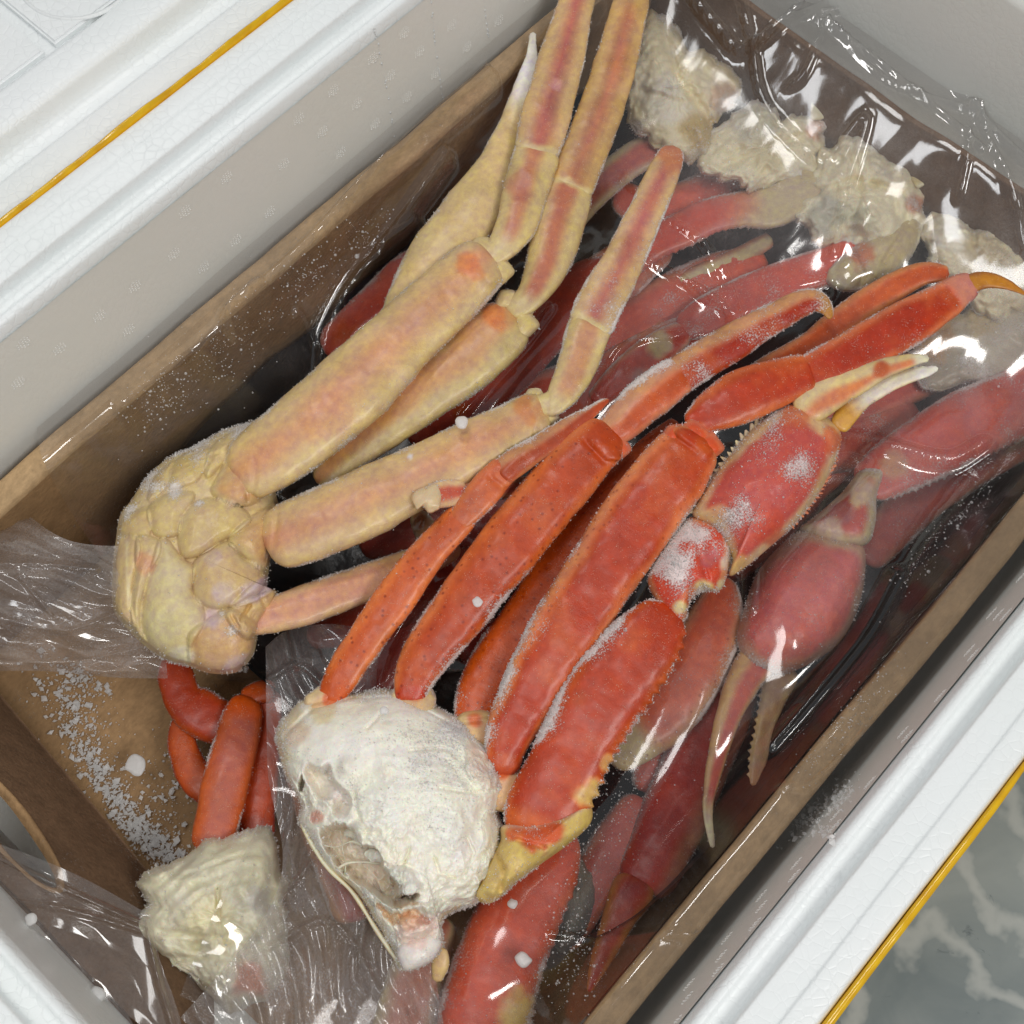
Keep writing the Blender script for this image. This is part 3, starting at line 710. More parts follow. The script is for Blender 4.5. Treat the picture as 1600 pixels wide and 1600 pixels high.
tube('leg', t, [(720, 440, 80), (660, 430, 92), (600, 480, 90), (545, 525, 76), (508, 552, 60)], ZL - .004, ZL - .014, core=BRED, edge=BPINK, cw=.55, caps=(.5, .5), seed=33, frost=.45, fside=1,
     blobs=[(545, 525, 26, ORANGE, .8)])
tube('leg', t, [(985, 420, 60), (900, 460, 90), (840, 520, 96), (770, 590, 92), (700, 645, 86), (640, 690, 60)], ZL + .006, ZL - .006, core=BRED, edge=lin((160, 60, 46)), cw=.8, seed=34, blobs=[(718, 640, 16, ORANGE)])
# second cluster
t = bag((1210, 230), ZL, "frosty bagged crab cluster with a thin white spike, second from the top")
pillow('shoulder', t, K4([(430, 560), (520, 450), (610, 370), (690, 350), (730, 430), (790, 390), (850, 400), (930, 430), (915, 540), (860, 610), (730, 650), (600, 690), (480, 650)]), ZL, .02, rag=.28, col=lin((242, 232, 198)),
       blobs=[(1275, 200, 20, lin((214, 150, 130)), .7), (1180, 190, 40, lin((200, 200, 190)), .5), (1200, 240, 30, lin((214, 200, 150)), .6)], bumps=[(1180, 200, 24, .005), (1240, 190, 20, .005), (1150, 240, 20, -.004)],
       grooves=[([(1130, 260), (1200, 230), (1260, 210)], 6, .005), ([(1180, 170), (1200, 240)], 5, .004), ([(1220, 190), (1210, 250)], 5, .004)], rough=.0035, flake=[(1200, 220, 120, .004)], frost=.45, mat=FLESH, seed=41)
tube('spike', t, K4([(870, 430, 70), (860, 380, 46), (848, 310, 10)]), ZL + .01, ZL + .02, core=IVORY, edge=IVORY, caps=(.3, .2), seed=42, mat=FLESH)
tube('leg', t, K4([(880, 610, 90), (800, 690, 150), (700, 740, 150), (600, 745, 130), (480, 770, 130), (380, 820, 130), (260, 880, 120), (120, 990, 110), (20, 1080, 90)]), ZL + .006, ZL - .012, core=lin((218, 78, 58)), edge=BPINK, cw=.6, cc=.15,
     tips=(DUN, None), tl=(.36, .1), seed=43, frost=.3, teeth=[(-1, .3, .95, 22, .0012)], blobs=[(1215, 355, 22, DUN)])
tube('leg', t, K4([(700, 850, 60), (560, 930, 80), (420, 990, 70), (280, 1080, 60), (200, 1130, 50)]), ZL - .016, ZL - .02, core=DUN, edge=lin((176, 120, 90)), seed=44, frost=.2)
# third cluster
t = bag((1350, 290), ZL, "frosty bagged crab cluster with open white shoulder and short horn, third from the top")
pillow('shoulder', t, K4([(910, 480), (1000, 450), (1090, 490), (1160, 560), (1230, 590), (1235, 680), (1245, 780), (1190, 880), (1100, 910), (950, 870), (810, 860), (760, 780), (840, 640)]), ZL, .024, rag=.26, col=lin((242, 232, 198)),
       blobs=[(1350, 200, 40, WHITE, .7), (1430, 320, 16, lin((205, 120, 90)), .8), (1290, 340, 36, lin((170, 170, 160)), .7), (1340, 340, 30, lin((206, 204, 170)), .8)], bumps=[(1340, 220, 26, .006), (1400, 280, 24, .006), (1300, 340, 26, -.008), (1360, 330, 16, .005)],
       grooves=[([(1280, 300), (1340, 280), (1410, 300)], 6, .006), ([(1330, 220), (1345, 300), (1330, 370)], 6, .005), ([(1390, 240), (1400, 330)], 5, .004)], rough=.0036, flake=[(1340, 300, 140, .004)], frost=.45, mat=FLESH, seed=51)
tube('horn', t, K4([(1200, 650, 60), (1250, 625, 50), (1310, 590, 20)]), ZL + .012, ZL + .018, core=lin((214, 196, 140)), edge=IVORY, caps=(.3, .3), seed=52)
pillow('leg_base', t, K4([(1235, 760), (1225, 860), (1160, 960), (1060, 1020), (970, 1045), (890, 1010), (930, 930), (1040, 850), (1150, 790)]), ZL + .004, .018, col=DUN, rim=IVORY, rough=.002, rag=.05, frost=.4, seed=53,
       blobs=[(1340, 395, 24, lin((204, 100, 60)), .8)], grooves=[([(1330, 385), (1350, 430), (1340, 455)], 5, .003), ([(1420, 350), (1380, 410)], 5, .003)])
tube('leg', t, K4([(1040, 900, 100), (960, 930, 150), (840, 970, 150), (700, 1020, 150), (560, 1080, 150), (440, 1140, 140), (370, 1190, 90)]), ZL + .004, ZL - .008, core=lin((220, 92, 78)), edge=BPINK, cw=.8,
     tips=(None, None), seed=54, frost=.35, teeth=[(-1, .1, .95, 18, .0014)], blobs=[(1215, 500, 18, DUN, .8), (1300, 475, 14, DUN, .8)])
tube('leg', t, K4([(400, 1180, 80), (320, 1230, 120), (220, 1310, 130), (130, 1380, 110), (60, 1440, 80)]), ZL - .006, ZL - .012, core=lin((220, 76, 56)), edge=lin((214, 170, 140)), cw=.7, seed=55, frost=.3, blobs=[(1030, 540, 22, lin((224, 196, 150))), (1000, 590, 20, lin((206, 140, 130)))])
tube('leg', t, K4([(900, 1000, 60), (700, 1040, 90), (480, 1080, 90), (300, 1130, 90), (180, 1160, 40)]), ZL - .018, ZL - .022, core=lin((190, 74, 62)), edge=lin((170, 90, 60)), seed=56, tips=(None, AMBER), tl=(.1, .16))
# fourth cluster, right edge
t = bag((1540, 400), ZL, "frosty bagged crab cluster at the right edge behind the curved amber claw tip")
pillow('shoulder', t, K4([(1230, 790), (1310, 740), (1400, 760), (1480, 780), (1570, 830), (1640, 950), (1640, 1100), (1500, 1150), (1350, 1040), (1230, 920)]), ZL - .004, .022, rag=.24, col=lin((238, 226, 190)), blobs=[(1540, 400, 40, DUN, .7), (1480, 370, 30, WHITE, .6)],
       bumps=[(1480, 380, 26, .006), (1550, 400, 26, .006)], grooves=[([(1450, 380), (1520, 390), (1590, 430)], 6, .005), ([(1520, 340), (1530, 420)], 5, .004)], rough=.0036, flake=[(1530, 400, 140, .004)], frost=.5, mat=FLESH, seed=61)
pillow('leg_base', t, K4([(1180, 1290), (1300, 1170), (1420, 1080), (1560, 1060), (1680, 1100), (1700, 1300), (1560, 1420), (1400, 1380), (1250, 1400)]), ZL - .012, .016, col=lin((190, 180, 160)), rag=.14, rough=.003, frost=.5, seed=62, mat=FLESH,
       blobs=[(1450, 530, 40, lin((206, 160, 110)), .8), (1530, 490, 40, lin((206, 182, 130)), .7)])
tube('leg', t, [(1660, 600, 110), (1590, 632, 112), (1520, 660, 112), (1450, 700, 104), (1400, 728, 92), (1362, 752, 70), (1345, 765, 50)], ZL + .002, ZL, core=lin((218, 100, 92)), edge=lin((222, 140, 126)), cw=.85, seed=63, frost=.35, teeth=[(-1, .05, .95, 26, .0016)], blobs=[(1395, 728, 26, DUN, .5)])
tube('leg', t, [(1660, 660, 60), (1540, 715, 70), (1450, 770, 76), (1390, 830, 70), (1350, 880, 50)], ZL - .02, ZL - .028, core=lin((206, 96, 88)), edge=lin((190, 120, 100)), cw=.6, seed=64, frost=.3)
pillow('wrist', t, K7([(960, 470), (890, 470), (830, 540), (740, 620), (700, 655), (780, 690), (900, 705), (935, 640), (940, 550)]), ZL + .004, .016, col=lin((200, 90, 80)), rim=DUN, rimw=.3, seed=65, frost=.45, bumps=[(1310, 800, 20, -.004)],
       blobs=[(1345, 770, 22, lin((214, 190, 160)), .9), (1312, 802, 20, lin((186, 110, 112))), (1300, 830, 22, lin((220, 200, 180)), .8)])
pillow('palm', t, K7([(700, 660), (800, 675), (890, 700), (905, 770), (885, 890), (830, 1000), (740, 1070), (640, 1105), (550, 1080), (500, 1000), (525, 900), (580, 770)]), ZL + .002, .026, p=2.2, col=lin((220, 106, 98)), rim=lin((206, 160, 130)), rimw=.14, seed=66, frost=.3,
       bumps=[(1220, 900, 30, .002), (1240, 1010, 30, .002)], rough=.0012, blobs=[(1235, 1020, 40, lin((210, 110, 90)), .6), (1310, 840, 24, DUN, .5)])
tube('claw_finger', t, [(1195, 1020, 66), (1165, 1060, 58), (1142, 1110, 44), (1126, 1160, 34), (1112, 1220, 25), (1106, 1270, 18), (1114, 1325, 6)], ZL + .004, ZL + .012, core=lin((200, 96, 84)), edge=lin((206, 168, 120)), cw=.45, cc=-.3, seed=67, tips=(None, IVORY), tl=(.1, .2), frost=.2, caps=(.5, .3))
tube('claw_finger', t, [(1230, 1040, 60), (1210, 1085, 44), (1195, 1140, 32), (1184, 1190, 26), (1176, 1228, 8)], ZL - .004, ZL - .006, core=lin((178, 140, 100)), edge=lin((196, 168, 128)), seed=68, teeth=[(1, .2, .95, 12, .0022)], caps=(.5, .3))
# fifth: leg under the red claw arm and the dark red claw low down on the right
t = bag((1060, 1290), ZL - .02, "dark red bagged crab claw low in the carton beside the right cardboard edge")
tube('leg', t, [(1128, 900, 46), (1120, 960, 84), (1085, 1040, 104), (1035, 1110, 106), (985, 1160, 84), (950, 1190, 50)], ZL + .004, ZL - .008, core=lin((218, 100, 68)), edge=lin((200, 150, 110)), cw=.65, seed=71, frost=.4, tips=(None, DUN), tl=(.1, .22), dots=.8)
tube('palm', t, [(1160, 1060, 70), (1125, 1120, 96), (1085, 1200, 108), (1050, 1280, 112), (1020, 1350, 100), (995, 1395, 76)], ZL - .02, ZL - .024, core=lin((192, 60, 54)), edge=lin((176, 112, 92)), cw=.6, cc=.2, seed=72, frost=.2)
tube('claw_finger', t, [(1000, 1370, 80), (975, 1420, 62), (952, 1470, 44), (934, 1515, 26), (920, 1550, 8)], ZL - .02, ZL - .016, core=lin((184, 70, 56)), edge=lin((196, 128, 70)), seed=73, caps=(.4, .3), blobs=[(985, 1395, 18, lin((176, 52, 50)))])
# sixth: broad red leg under the white body, bottom centre
t = bag((790, 1480), ZL, "broad orange red bagged crab leg under the white body at the bottom centre")
tube('leg', t, [(880, 1290, 60), (855, 1345, 108), (815, 1420, 130), (785, 1490, 138), (762, 1570, 148), (750, 1660, 150)], ZL + .006, ZL + .006, core=lin((222, 84, 52)), edge=lin((206, 110, 76)), cw=.85, seed=74, frost=.3, teeth=[(-1, .15, .9, 14, .0012)],
     blobs=[(812, 1590, 44, lin((222, 190, 120))), (850, 1560, 20, DUN)], dots=.5)
tube('leg', t, [(690, 1430, 60), (660, 1500, 90), (640, 1570, 100), (620, 1660, 100)], ZL - .006, ZL - .006, core=lin((200, 120, 90)), edge=DUN, seed=75, frost=.3)
pillow('shoulder', t, [(900, 1330), (930, 1370), (925, 1440), (890, 1490), (860, 1470), (870, 1390)], ZL - .03, .014, col=lin((150, 145, 130)), rag=.15, seed=76, mat=FLESH, frost=.3, rough=.003)
tube('leg', t, [(460, 1180, 50), (500, 1270, 76), (530, 1350, 80), (560, 1440, 70)], ZL - .012, ZL - .012, core=lin((200, 70, 60)), edge=lin((206, 150, 110)), seed=77, frost=.3)
# more folded legs filling the bag
t = bag((960, 380), ZL - .02, "red bagged crab legs folded deep in the bag behind the third pale leg")
for k, q in enumerate(([(760, 560, 60), (860, 500, 84), (960, 430, 88), (1040, 370, 70)], [(860, 640, 60), (960, 590, 84), (1060, 540, 84), (1150, 520, 60)], [(960, 300, 50), (1020, 330, 70), (1100, 300, 60), (1160, 260, 50)],
                       [(900, 560, 50), (990, 500, 70), (1100, 440, 76), (1200, 410, 60)], [(700, 700, 50), (800, 640, 70), (900, 600, 70), (980, 640, 50)])):
    tube('leg', t, q, ZL - .014 - .004 * k, ZL - .02, core=lin((220, 98, 78)), edge=lin((204, 128, 96)), cw=.6, seed=400 + k, frost=.35)
t = bag((1180, 700), ZL - .02, "pinkish red bagged crab legs half hidden behind the red claw palm")
for k, q in enumerate(([(1120, 760, 60), (1220, 720, 86), (1330, 690, 90), (1440, 650, 70)], [(1180, 640, 50), (1290, 640, 80), (1400, 600, 80), (1500, 560, 60)], [(1130, 900, 50), (1180, 840, 80), (1250, 760, 84), (1330, 700, 60)],
                       [(1010, 1240, 50), (1030, 1160, 74), (1070, 1080, 80), (1130, 1010, 60)], [(880, 1480, 40), (920, 1400, 70), (960, 1320, 74), (1010, 1250, 60)])):
    tube('leg', t, q, ZL - .02 - .003 * k, ZL - .024, core=lin((218, 104, 90)), edge=lin((206, 128, 104)), cw=.6, seed=420 + k, frost=.35)
# seventh: dark red legs in the middle between the two big clusters
t = bag((700, 860), ZL - .01, "dark red bagged crab legs in the gap between the pale legs and the orange legs")
tube('leg', t, [(560, 850, 50), (640, 830, 80), (740, 810, 90), (830, 800, 70)], ZL - .014, ZL - .014, core=lin((186, 62, 52)), edge=lin((150, 50, 40)), seed=81)
tube('leg', t, [(480, 1000, 40), (560, 970, 70), (660, 930, 80), (760, 880, 80)], ZL - .012, ZL - .012, core=lin((186, 66, 54)), edge=lin((150, 70, 56)), seed=82)
tube('leg', t, [(520, 1120, 50), (600, 1040, 90), (700, 960, 100), (790, 1060, 60)], ZL - .016, ZL - .016, core=lin((180, 58, 48)), edge=lin((150, 60, 46)), seed=83)
tube('leg', t, [(650, 800, 30), (672, 840, 44), (700, 870, 40)], ZL + .02, ZL, core=lin((190, 140, 90)), edge=DUN, seed=86)
# eighth: white body and orange legs, lower left
t = bag((340, 1430), ZL, "crab cluster with striated white flesh and deep orange legs, lower left beside the cardboard flap")
pillow('body_flesh', t, K8([(575, 1010), (620, 950), (720, 910), (830, 850), (960, 815), (1110, 810), (1160, 900), (1200, 1050), (1200, 1250), (1180, 1400), (1080, 1500), (960, 1550), (870, 1480), (760, 1390), (620, 1290), (560, 1200), (590, 1110)]), ZL, .03, p=2.6, rag=.12, col=lin((228, 222, 194)),
       blobs=[(390, 1530, 30, lin((220, 130, 90)), .9), (330, 1440, 40, lin((232, 222, 176)), .7), (400, 1410, 24, lin((214, 210, 200)), .8)], rough=.0016, flake=[(330, 1480, 90, .003), (300, 1560, 60, .005), (340, 1380, 80, .0025)], frost=.25, mat=FLESH, seed=91,
       bumps=[(250, 1360, 26, .007), (330, 1400, 60, .004), (300, 1490, 40, -.006), (350, 1530, 30, .007), (420, 1405, 14, -.008), (310, 1478, 9, -.01), (255, 1480, 20, .005)],
       grooves=[([(240, 1420), (290, 1370), (370, 1340), (430, 1335)], 3, .0013), ([(245, 1440), (300, 1385), (380, 1356), (440, 1352)], 3, .0013), ([(262, 1445), (310, 1400), (400, 1372)], 3, .0014), ([(340, 1390), (342, 1440)], 3, .005),
                ([(255, 1455), (320, 1462), (400, 1470)], 4, .003), ([(230, 1400), (268, 1370), (300, 1340)], 5, .003), ([(270, 1500), (330, 1490), (380, 1500)], 5, .004)])
tube('leg', t, K8([(870, 900, 169), (900, 780, 195), (940, 600, 195), (985, 430, 182), (1020, 300, 156), (1050, 240, 117)]), ZL - .004, ZL - .012, core=lin((190, 96, 72)), edge=lin((206, 96, 46)), cw=.55, seed=92, frost=.12, tips=(None, ORANGE), tl=(.1, .14), label="paler leg lying across the other two")  # leg colours here are lowered to carry the shade of this corner
tube('leg', t, K8([(1010, 400, 117), (930, 350, 195), (830, 300, 208), (760, 240, 169), (730, 130, 143), (740, 60, 104)]), ZL - .024, ZL - .02, core=lin((180, 60, 26)), edge=lin((196, 86, 30)), cw=.8, seed=93)
tube('leg', t, K8([(760, 320, 78), (755, 420, 117), (790, 530, 143), (850, 610, 143), (920, 640, 117)]), ZL - .03, ZL - .03, core=lin((196, 84, 30)), edge=lin((184, 70, 28)), cw=.8, seed=94)
tube('leg', t, K8([(1080, 850, 143), (1070, 720, 169), (1090, 580, 156), (1110, 430, 130), (1130, 300, 104), (1120, 210, 117)]), ZL - .022, ZL - .02, core=lin((206, 78, 36)), edge=lin((196, 60, 26)), cw=.8, seed=95)
tube('leg', t, K8([(1010, 250, 78), (1080, 215, 104), (1150, 220, 91)]), ZL - .016, ZL - .018, core=ORANGE, edge=ORANGE, seed=96)

# ================================================================= PALE CLUSTER (upper left, belly side up)
pale = thing('crab_cluster', tuple(unproj(300, 900, -.02)), "pale cream crab cluster lying belly up, long legs pointing to the upper right", 'crab cluster', 'crab clusters lying loose on top')
Z = .0
# long pincer leg behind the others, with white tip
tube('claw_arm', pale, [(600, 560, 60), (650, 480, 110), (690, 405, 124), (735, 330, 100), (770, 260, 62), (795, 200, 42), (815, 145, 36), (830, 95, 24), (833, 52, 9)], -.014, .012, th=.5, core=lin((210, 180, 126)), edge=lin((206, 182, 130)), cw=.6, caps=(.5, .3),
     tips=(None, WHITE), tl=(.1, .19), seed=101, frost=.12, label="pincer with a white tip behind the legs")
tube('leg_segment', pale, [(500, 750, 40), (560, 690, 84), (640, 622, 112), (720, 566, 118), (775, 522, 108), (804, 500, 86)], -.022, -.002, core=lin((212, 158, 108)), edge=lin((204, 180, 124)), cw=.42, cc=-.25, caps=(.6, .35), seed=102, frost=.25, fside=1,
     blobs=[(772, 490, 19, PATCH, .65), (780, 508, 14, PATCH, .6)], bumps=[(812, 470, 12, .004), (820, 520, 12, .003)], grooves=[([(795, 545), (815, 515), (810, 480)], 4, .0015)])
tube('leg_segment', pale, [(800, 486, 40), (832, 458, 58), (858, 405, 82), (870, 360, 90), (882, 318, 88), (893, 285, 78)], .0, .008, core=lin((184, 106, 78)), edge=lin((206, 180, 124)), cw=.36, cc=-.05, caps=(.4, .25), seed=103, frost=.1, tips=(CREAM, CREAM), tl=(.2, .06))
tube('leg_segment', pale, [(892, 296, 76), (905, 255, 80), (930, 195, 79), (955, 125, 75), (975, 50, 70), (986, 5, 62), (988, -12, 54)], .008, .022, th=.42, core=lin((182, 112, 82)), edge=lin((202, 162, 104)), cw=.34, soft=.5, caps=(.2, .35), seed=104, frost=.1, ex=2.8, streak=.3, tips=(CREAM, lin((190, 150, 96))), tl=(.05, .1))
tube('leg_segment', pale, [(372, 745, 92), (408, 722, 118), (470, 676, 134), (560, 596, 134), (650, 508, 122), (712, 450, 112), (744, 420, 100), (764, 402, 76)], -.004, .008, th=.62, core=lin((212, 150, 108)), edge=lin((216, 188, 134)), cw=.28, cc=-.12, soft=.6, caps=(.35, .3), seed=105, frost=.3, fside=1, frange=(0, 1),
     blobs=[(730, 410, 20, lin((224, 122, 66)), .7), (742, 424, 15, lin((224, 128, 74)), .6), (515, 650, 50, lin((214, 148, 106)), .5)], bumps=[(762, 432, 13, .004), (757, 386, 12, .003)], grooves=[([(745, 455), (752, 425), (780, 405)], 4, .0012), ([(400, 720), (395, 780)], 4, .0014)])
tube('leg_segment', pale, [(752, 402, 40), (780, 388, 52), (806, 350, 72), (820, 300, 79), (832, 262, 81), (841, 232, 80)], .008, .014, core=lin((198, 128, 94)), edge=lin((210, 184, 124)), cw=.34, cc=-.1, caps=(.4, .25), seed=106, frost=.08, tips=(CREAM, None), tl=(.3, .06), blobs=[(815, 290, 26, lin((186, 104, 80)), .6)])
tube('leg_segment', pale, [(838, 238, 80), (848, 200, 85), (864, 140, 84), (882, 75, 76), (897, 20, 66), (908, -30, 60)], .014, .024, th=.42, core=lin((184, 98, 84)), edge=lin((208, 172, 118)), cw=.3, soft=.5, caps=(.2, .5), seed=107, frost=.12, ex=2.8, streak=.25, tips=(CREAM, None), tl=(.06, .1), blobs=[(868, 130, 10, lin((224, 160, 150)), .7)])
tube('leg_segment', pale, [(420, 850, 92), (455, 836, 112), (520, 808, 116), (610, 766, 116), (700, 720, 104), (780, 678, 86), (830, 650, 78), (848, 640, 60)], -.004, .004, th=.62, core=lin((212, 150, 110)), edge=lin((214, 184, 130)), cw=.3, cc=-.1, soft=.6, caps=(.35, .3), seed=108, frost=.3, fside=-1,
     blobs=[(820, 636, 16, lin((214, 128, 70)), .7), (828, 652, 13, lin((214, 128, 70)), .5), (640, 712, 6, WHITE)], bumps=[(848, 665, 12, .0035), (845, 622, 10, .003)], grooves=[([(835, 680), (838, 655), (862, 640)], 4, .0012), ([(432, 800), (425, 870)], 4, .0014)])
tube('leg_segment', pale, [(838, 634, 34), (868, 628, 48), (890, 598, 62), (905, 562, 72), (916, 528, 76), (926, 502, 76)], .006, .012, core=lin((204, 146, 108)), edge=lin((210, 184, 130)), cw=.4, caps=(.4, .25), seed=109, frost=.2, tips=(CREAM, None), tl=(.3, .06))
tube('leg_segment', pale, [(922, 510, 78), (940, 470, 82), (968, 420, 76), (998, 355, 66), (1028, 290, 56), (1046, 250, 50), (1050, 234, 40)], .012, .02, th=.45, core=lin((186, 104, 90)), edge=lin((208, 172, 124)), cw=.28, soft=.5, caps=(.2, .4), seed=110, frost=.35, ex=2.8, tips=(CREAM, lin((190, 120, 84))), tl=(.08, .1))
tube('leg_segment', pale, [(385, 972, 52), (420, 962, 62), (470, 948, 68), (530, 925, 68), (600, 900, 66), (660, 876, 56), (710, 850, 44)], -.014, -.024, th=.62, core=lin((216, 156, 120)), edge=lin((218, 178, 132)), cw=.6, caps=(.35, .5), seed=111, frost=.25, fside=-1)
def knuckles(parent, spots, z, col, rim, seed):
    cx_, cy_ = np.mean([q[0] for q in spots]), np.mean([q[1] for q in spots]); z -= .006; rim = col * .6 + rim * .4
    for k, (x, y, r) in enumerate(spots):
        x, y, r = x + (cx_ - x) * .18, y + (cy_ - y) * .18, r * 1.35
        o = [(x + r * (1 + .18 * math.sin(3 * a + k)) * math.cos(a), y + r * (1 + .2 * math.cos(2 * a + k * 2)) * math.sin(a)) for a in np.linspace(0, 2 * math.pi, 10, endpoint=False)]
        pillow('joint_knuckle', parent, o, z, r * .00036, Hb=r * .0003, p=2.2, col=col, rim=rim, rimw=.3, rough=.0008, rag=.08, frost=.2, seed=seed + k, nr=20, no=60, nfrost=60)
knuckles(pale, [(752, 382, 15), (781, 428, 17), (772, 405, 15)], .012, lin((216, 192, 132)), lin((232, 218, 180)), 500)
knuckles(pale, [(790, 464, 14), (822, 512, 16), (815, 484, 14)], .004, lin((216, 192, 132)), lin((232, 218, 180)), 510)
knuckles(pale, [(832, 616, 12), (856, 656, 13), (852, 634, 11)], .008, lin((216, 192, 136)), lin((234, 224, 196)), 520)
# the body: plates of the underside
body_o = [(188, 805), (205, 782), (228, 748), (262, 716), (300, 700), (322, 688), (350, 672), (397, 658), (440, 640), (455, 660), (430, 740), (436, 790), (448, 800), (428, 850), (420, 890), (418, 930), (434, 925), (420, 960), (404, 985), (396, 1022), (370, 1050), (329, 1052), (301, 1043), (253, 1028), (212, 996), (178, 954), (176, 892), (181, 845)]
G1, G2, G3, GV = lin((214, 188, 130)), lin((208, 158, 104)), lin((212, 172, 124)), lin((206, 184, 180))
pl = [
 (K3([(95, 640), (160, 590), (240, 570), (258, 650), (240, 702), (140, 695), (98, 680)]), 0.0046, 16, G1),
 (K3([(245, 560), (330, 505), (440, 500), (445, 540), (400, 600), (375, 690), (290, 700), (250, 650)]), 0.0061, 18, G1),
 (K3([(375, 660), (430, 560), (530, 525), (640, 560), (700, 620), (640, 680), (560, 725), (500, 765), (400, 792)]), 0.0082, 24, lin((212, 184, 124))),
 (K3([(520, 500), (560, 410), (610, 310), (690, 250), (740, 290), (760, 500), (690, 560), (610, 560)]), 0.0092, 29, G2),
 (K3([(595, 710), (700, 605), (830, 535), (900, 560), (900, 760), (790, 830), (745, 840), (655, 780)]), 0.0092, 29, lin((214, 172, 118))),
 (K3([(450, 800), (550, 725), (620, 730), (660, 790), (755, 835), (765, 900), (700, 965), (560, 1015), (460, 985), (440, 890)]), 0.0092, 27, lin((210, 178, 128))),
 (K3([(430, 1110), (520, 1050), (600, 1010), (700, 1060), (735, 1110), (725, 1220), (640, 1315), (520, 1318), (430, 1280), (415, 1180)]), 0.0082, 27, G3),
 (K3([(585, 1030), (650, 985), (740, 945), (830, 925), (840, 1000), (775, 1060), (745, 1110), (680, 1150), (610, 1090)]), 0.0082, 18, lin((216, 182, 128))),
 (K3([(90, 710), (145, 695), (200, 700), (215, 760), (180, 870), (170, 980), (180, 1100), (85, 1030), (75, 850)]), 0.0051, 18, lin((214, 186, 136))),
 (K3([(195, 700), (290, 705), (300, 770), (235, 900), (210, 1060), (240, 1180), (175, 1120), (168, 980), (185, 860)]), 0.0061, 18, lin((212, 186, 138))),
 (K3([(300, 700), (400, 790), (450, 840), (440, 940), (490, 1010), (490, 1080), (440, 1180), (430, 1280), (300, 1240), (235, 1180), (212, 1060), (240, 900)]), 0.0066, 27, lin((214, 196, 146))),
 (K3([(330, 480), (360, 360), (480, 290), (520, 330), (470, 440), (400, 480)]), 0.0051, 18, G1), (K3([(240, 540), (260, 440), (350, 360), (330, 460), (310, 500)]), 0.0041, 13, G1),
 (K3([(490, 400), (520, 300), (600, 230), (690, 190), (640, 290), (570, 380), (510, 440)]), 0.0061, 18, lin((218, 192, 134))), (K3([(650, 260), (720, 190), (870, 120), (860, 190), (740, 280)]), 0.0051, 16, G1),
 (K3([(700, 900), (760, 860), (810, 880), (810, 930), (700, 990), (600, 1010), (640, 960)]), 0.0041, 13, GV),
]
pillow('body', pale, body_o, -.028, .026, Hb=.026, p=3.4, nr=130, no=420, center=(310, 870), col=lin((216, 194, 146)), seed=120, frost=.14, rough=.0008, plates=pl,
       blobs=[(228, 880, 17, lin((212, 152, 108)), .7), (222, 872, 14, lin((212, 160, 118)), .5), (250, 975, 36, lin((208, 196, 148)), .5), (330, 870, 18, lin((204, 178, 168)), .6), (345, 925, 18, GV, .6), (390, 925, 16, GV, .7), (330, 965, 16, lin((214, 190, 184)), .8), (370, 1040, 26, lin((212, 188, 182)), .7),
              (285, 1020, 20, lin((228, 222, 200)), .6), (350, 1005, 24, lin((214, 168, 118)), .6), (300, 640, 10, WHITE)],
       lines=[(K3([(655, 330), (665, 400), (680, 500)]), 4, lin((236, 220, 190)), .8), (K3([(830, 590), (800, 680), (770, 780)]), 4, lin((232, 214, 200)), .8), (K3([(150, 720), (150, 860), (165, 1000)]), 3, lin((234, 220, 178)), .6), (K3([(250, 860), (215, 960), (212, 1060)]), 3, lin((234, 222, 180)), .6)],
       grooves=[(K3([(655, 300), (665, 400), (682, 540)]), 3, .002), (K3([(835, 580), (800, 680), (765, 800)]), 3, .002), (K3([(610, 1040), (640, 1090)]), 3, .003), (K3([(690, 1000), (650, 1060)]), 3, .003), (K3([(740, 960), (770, 1020), (740, 1080)]), 3, .002)],
       fblobs=[(275, 768, 14, .9), (312, 788, 9, .8), (205, 800, 16, .9), (300, 700, 30, .8), (370, 665, 30, .8), (235, 750, 24, .8), (270, 1040, 22, .6), (360, 980, 12, .6), (345, 955, 8, .7)], flake=[(330, 700, 60, .0012), (370, 970, 30, .0015)], nfrost=3500)
tube('spine_tip', pale, [(384, 1040, 10), (383, 1052, 3)], -.012, -.012, core=lin((60, 50, 40)), edge=lin((60, 50, 40)), seed=141, nfrost=0)

# ================================================================= ORANGE-RED CLUSTER (front, with white broken body)
redc = thing('crab_cluster', tuple(unproj(630, 1250, -.03)), "bright orange red crab cluster with broken white fleshy body and frosted legs, in front", 'crab cluster', 'crab clusters lying loose on top')
OL, OR_ = lin((226, 100, 38)), lin((214, 70, 26))
# back walking leg seen behind, tip at the upper right
tube('leg_segment', redc, [(1080, 660, 30), (1130, 625, 44), (1200, 580, 50), (1260, 545, 50), (1330, 490, 50), (1400, 447, 46), (1445, 427, 40), (1478, 428, 24)], -.016, .004, core=lin((214, 96, 58)), edge=lin((206, 128, 78)), cw=.5, seed=151, frost=.2, dots=.4)
tube('leg_segment', redc, [(738, 1150, 50), (744, 1105, 80), (768, 1050, 90), (812, 980, 88), (862, 900, 78), (915, 825, 68), (970, 750, 56), (1020, 695, 42), (1055, 662, 22)], -.022, -.012, th=.6, core=lin((218, 92, 36)), edge=OL, cw=.6, caps=(.5, .5), seed=152, frost=.35, frange=(0, .3), dots=1.1)
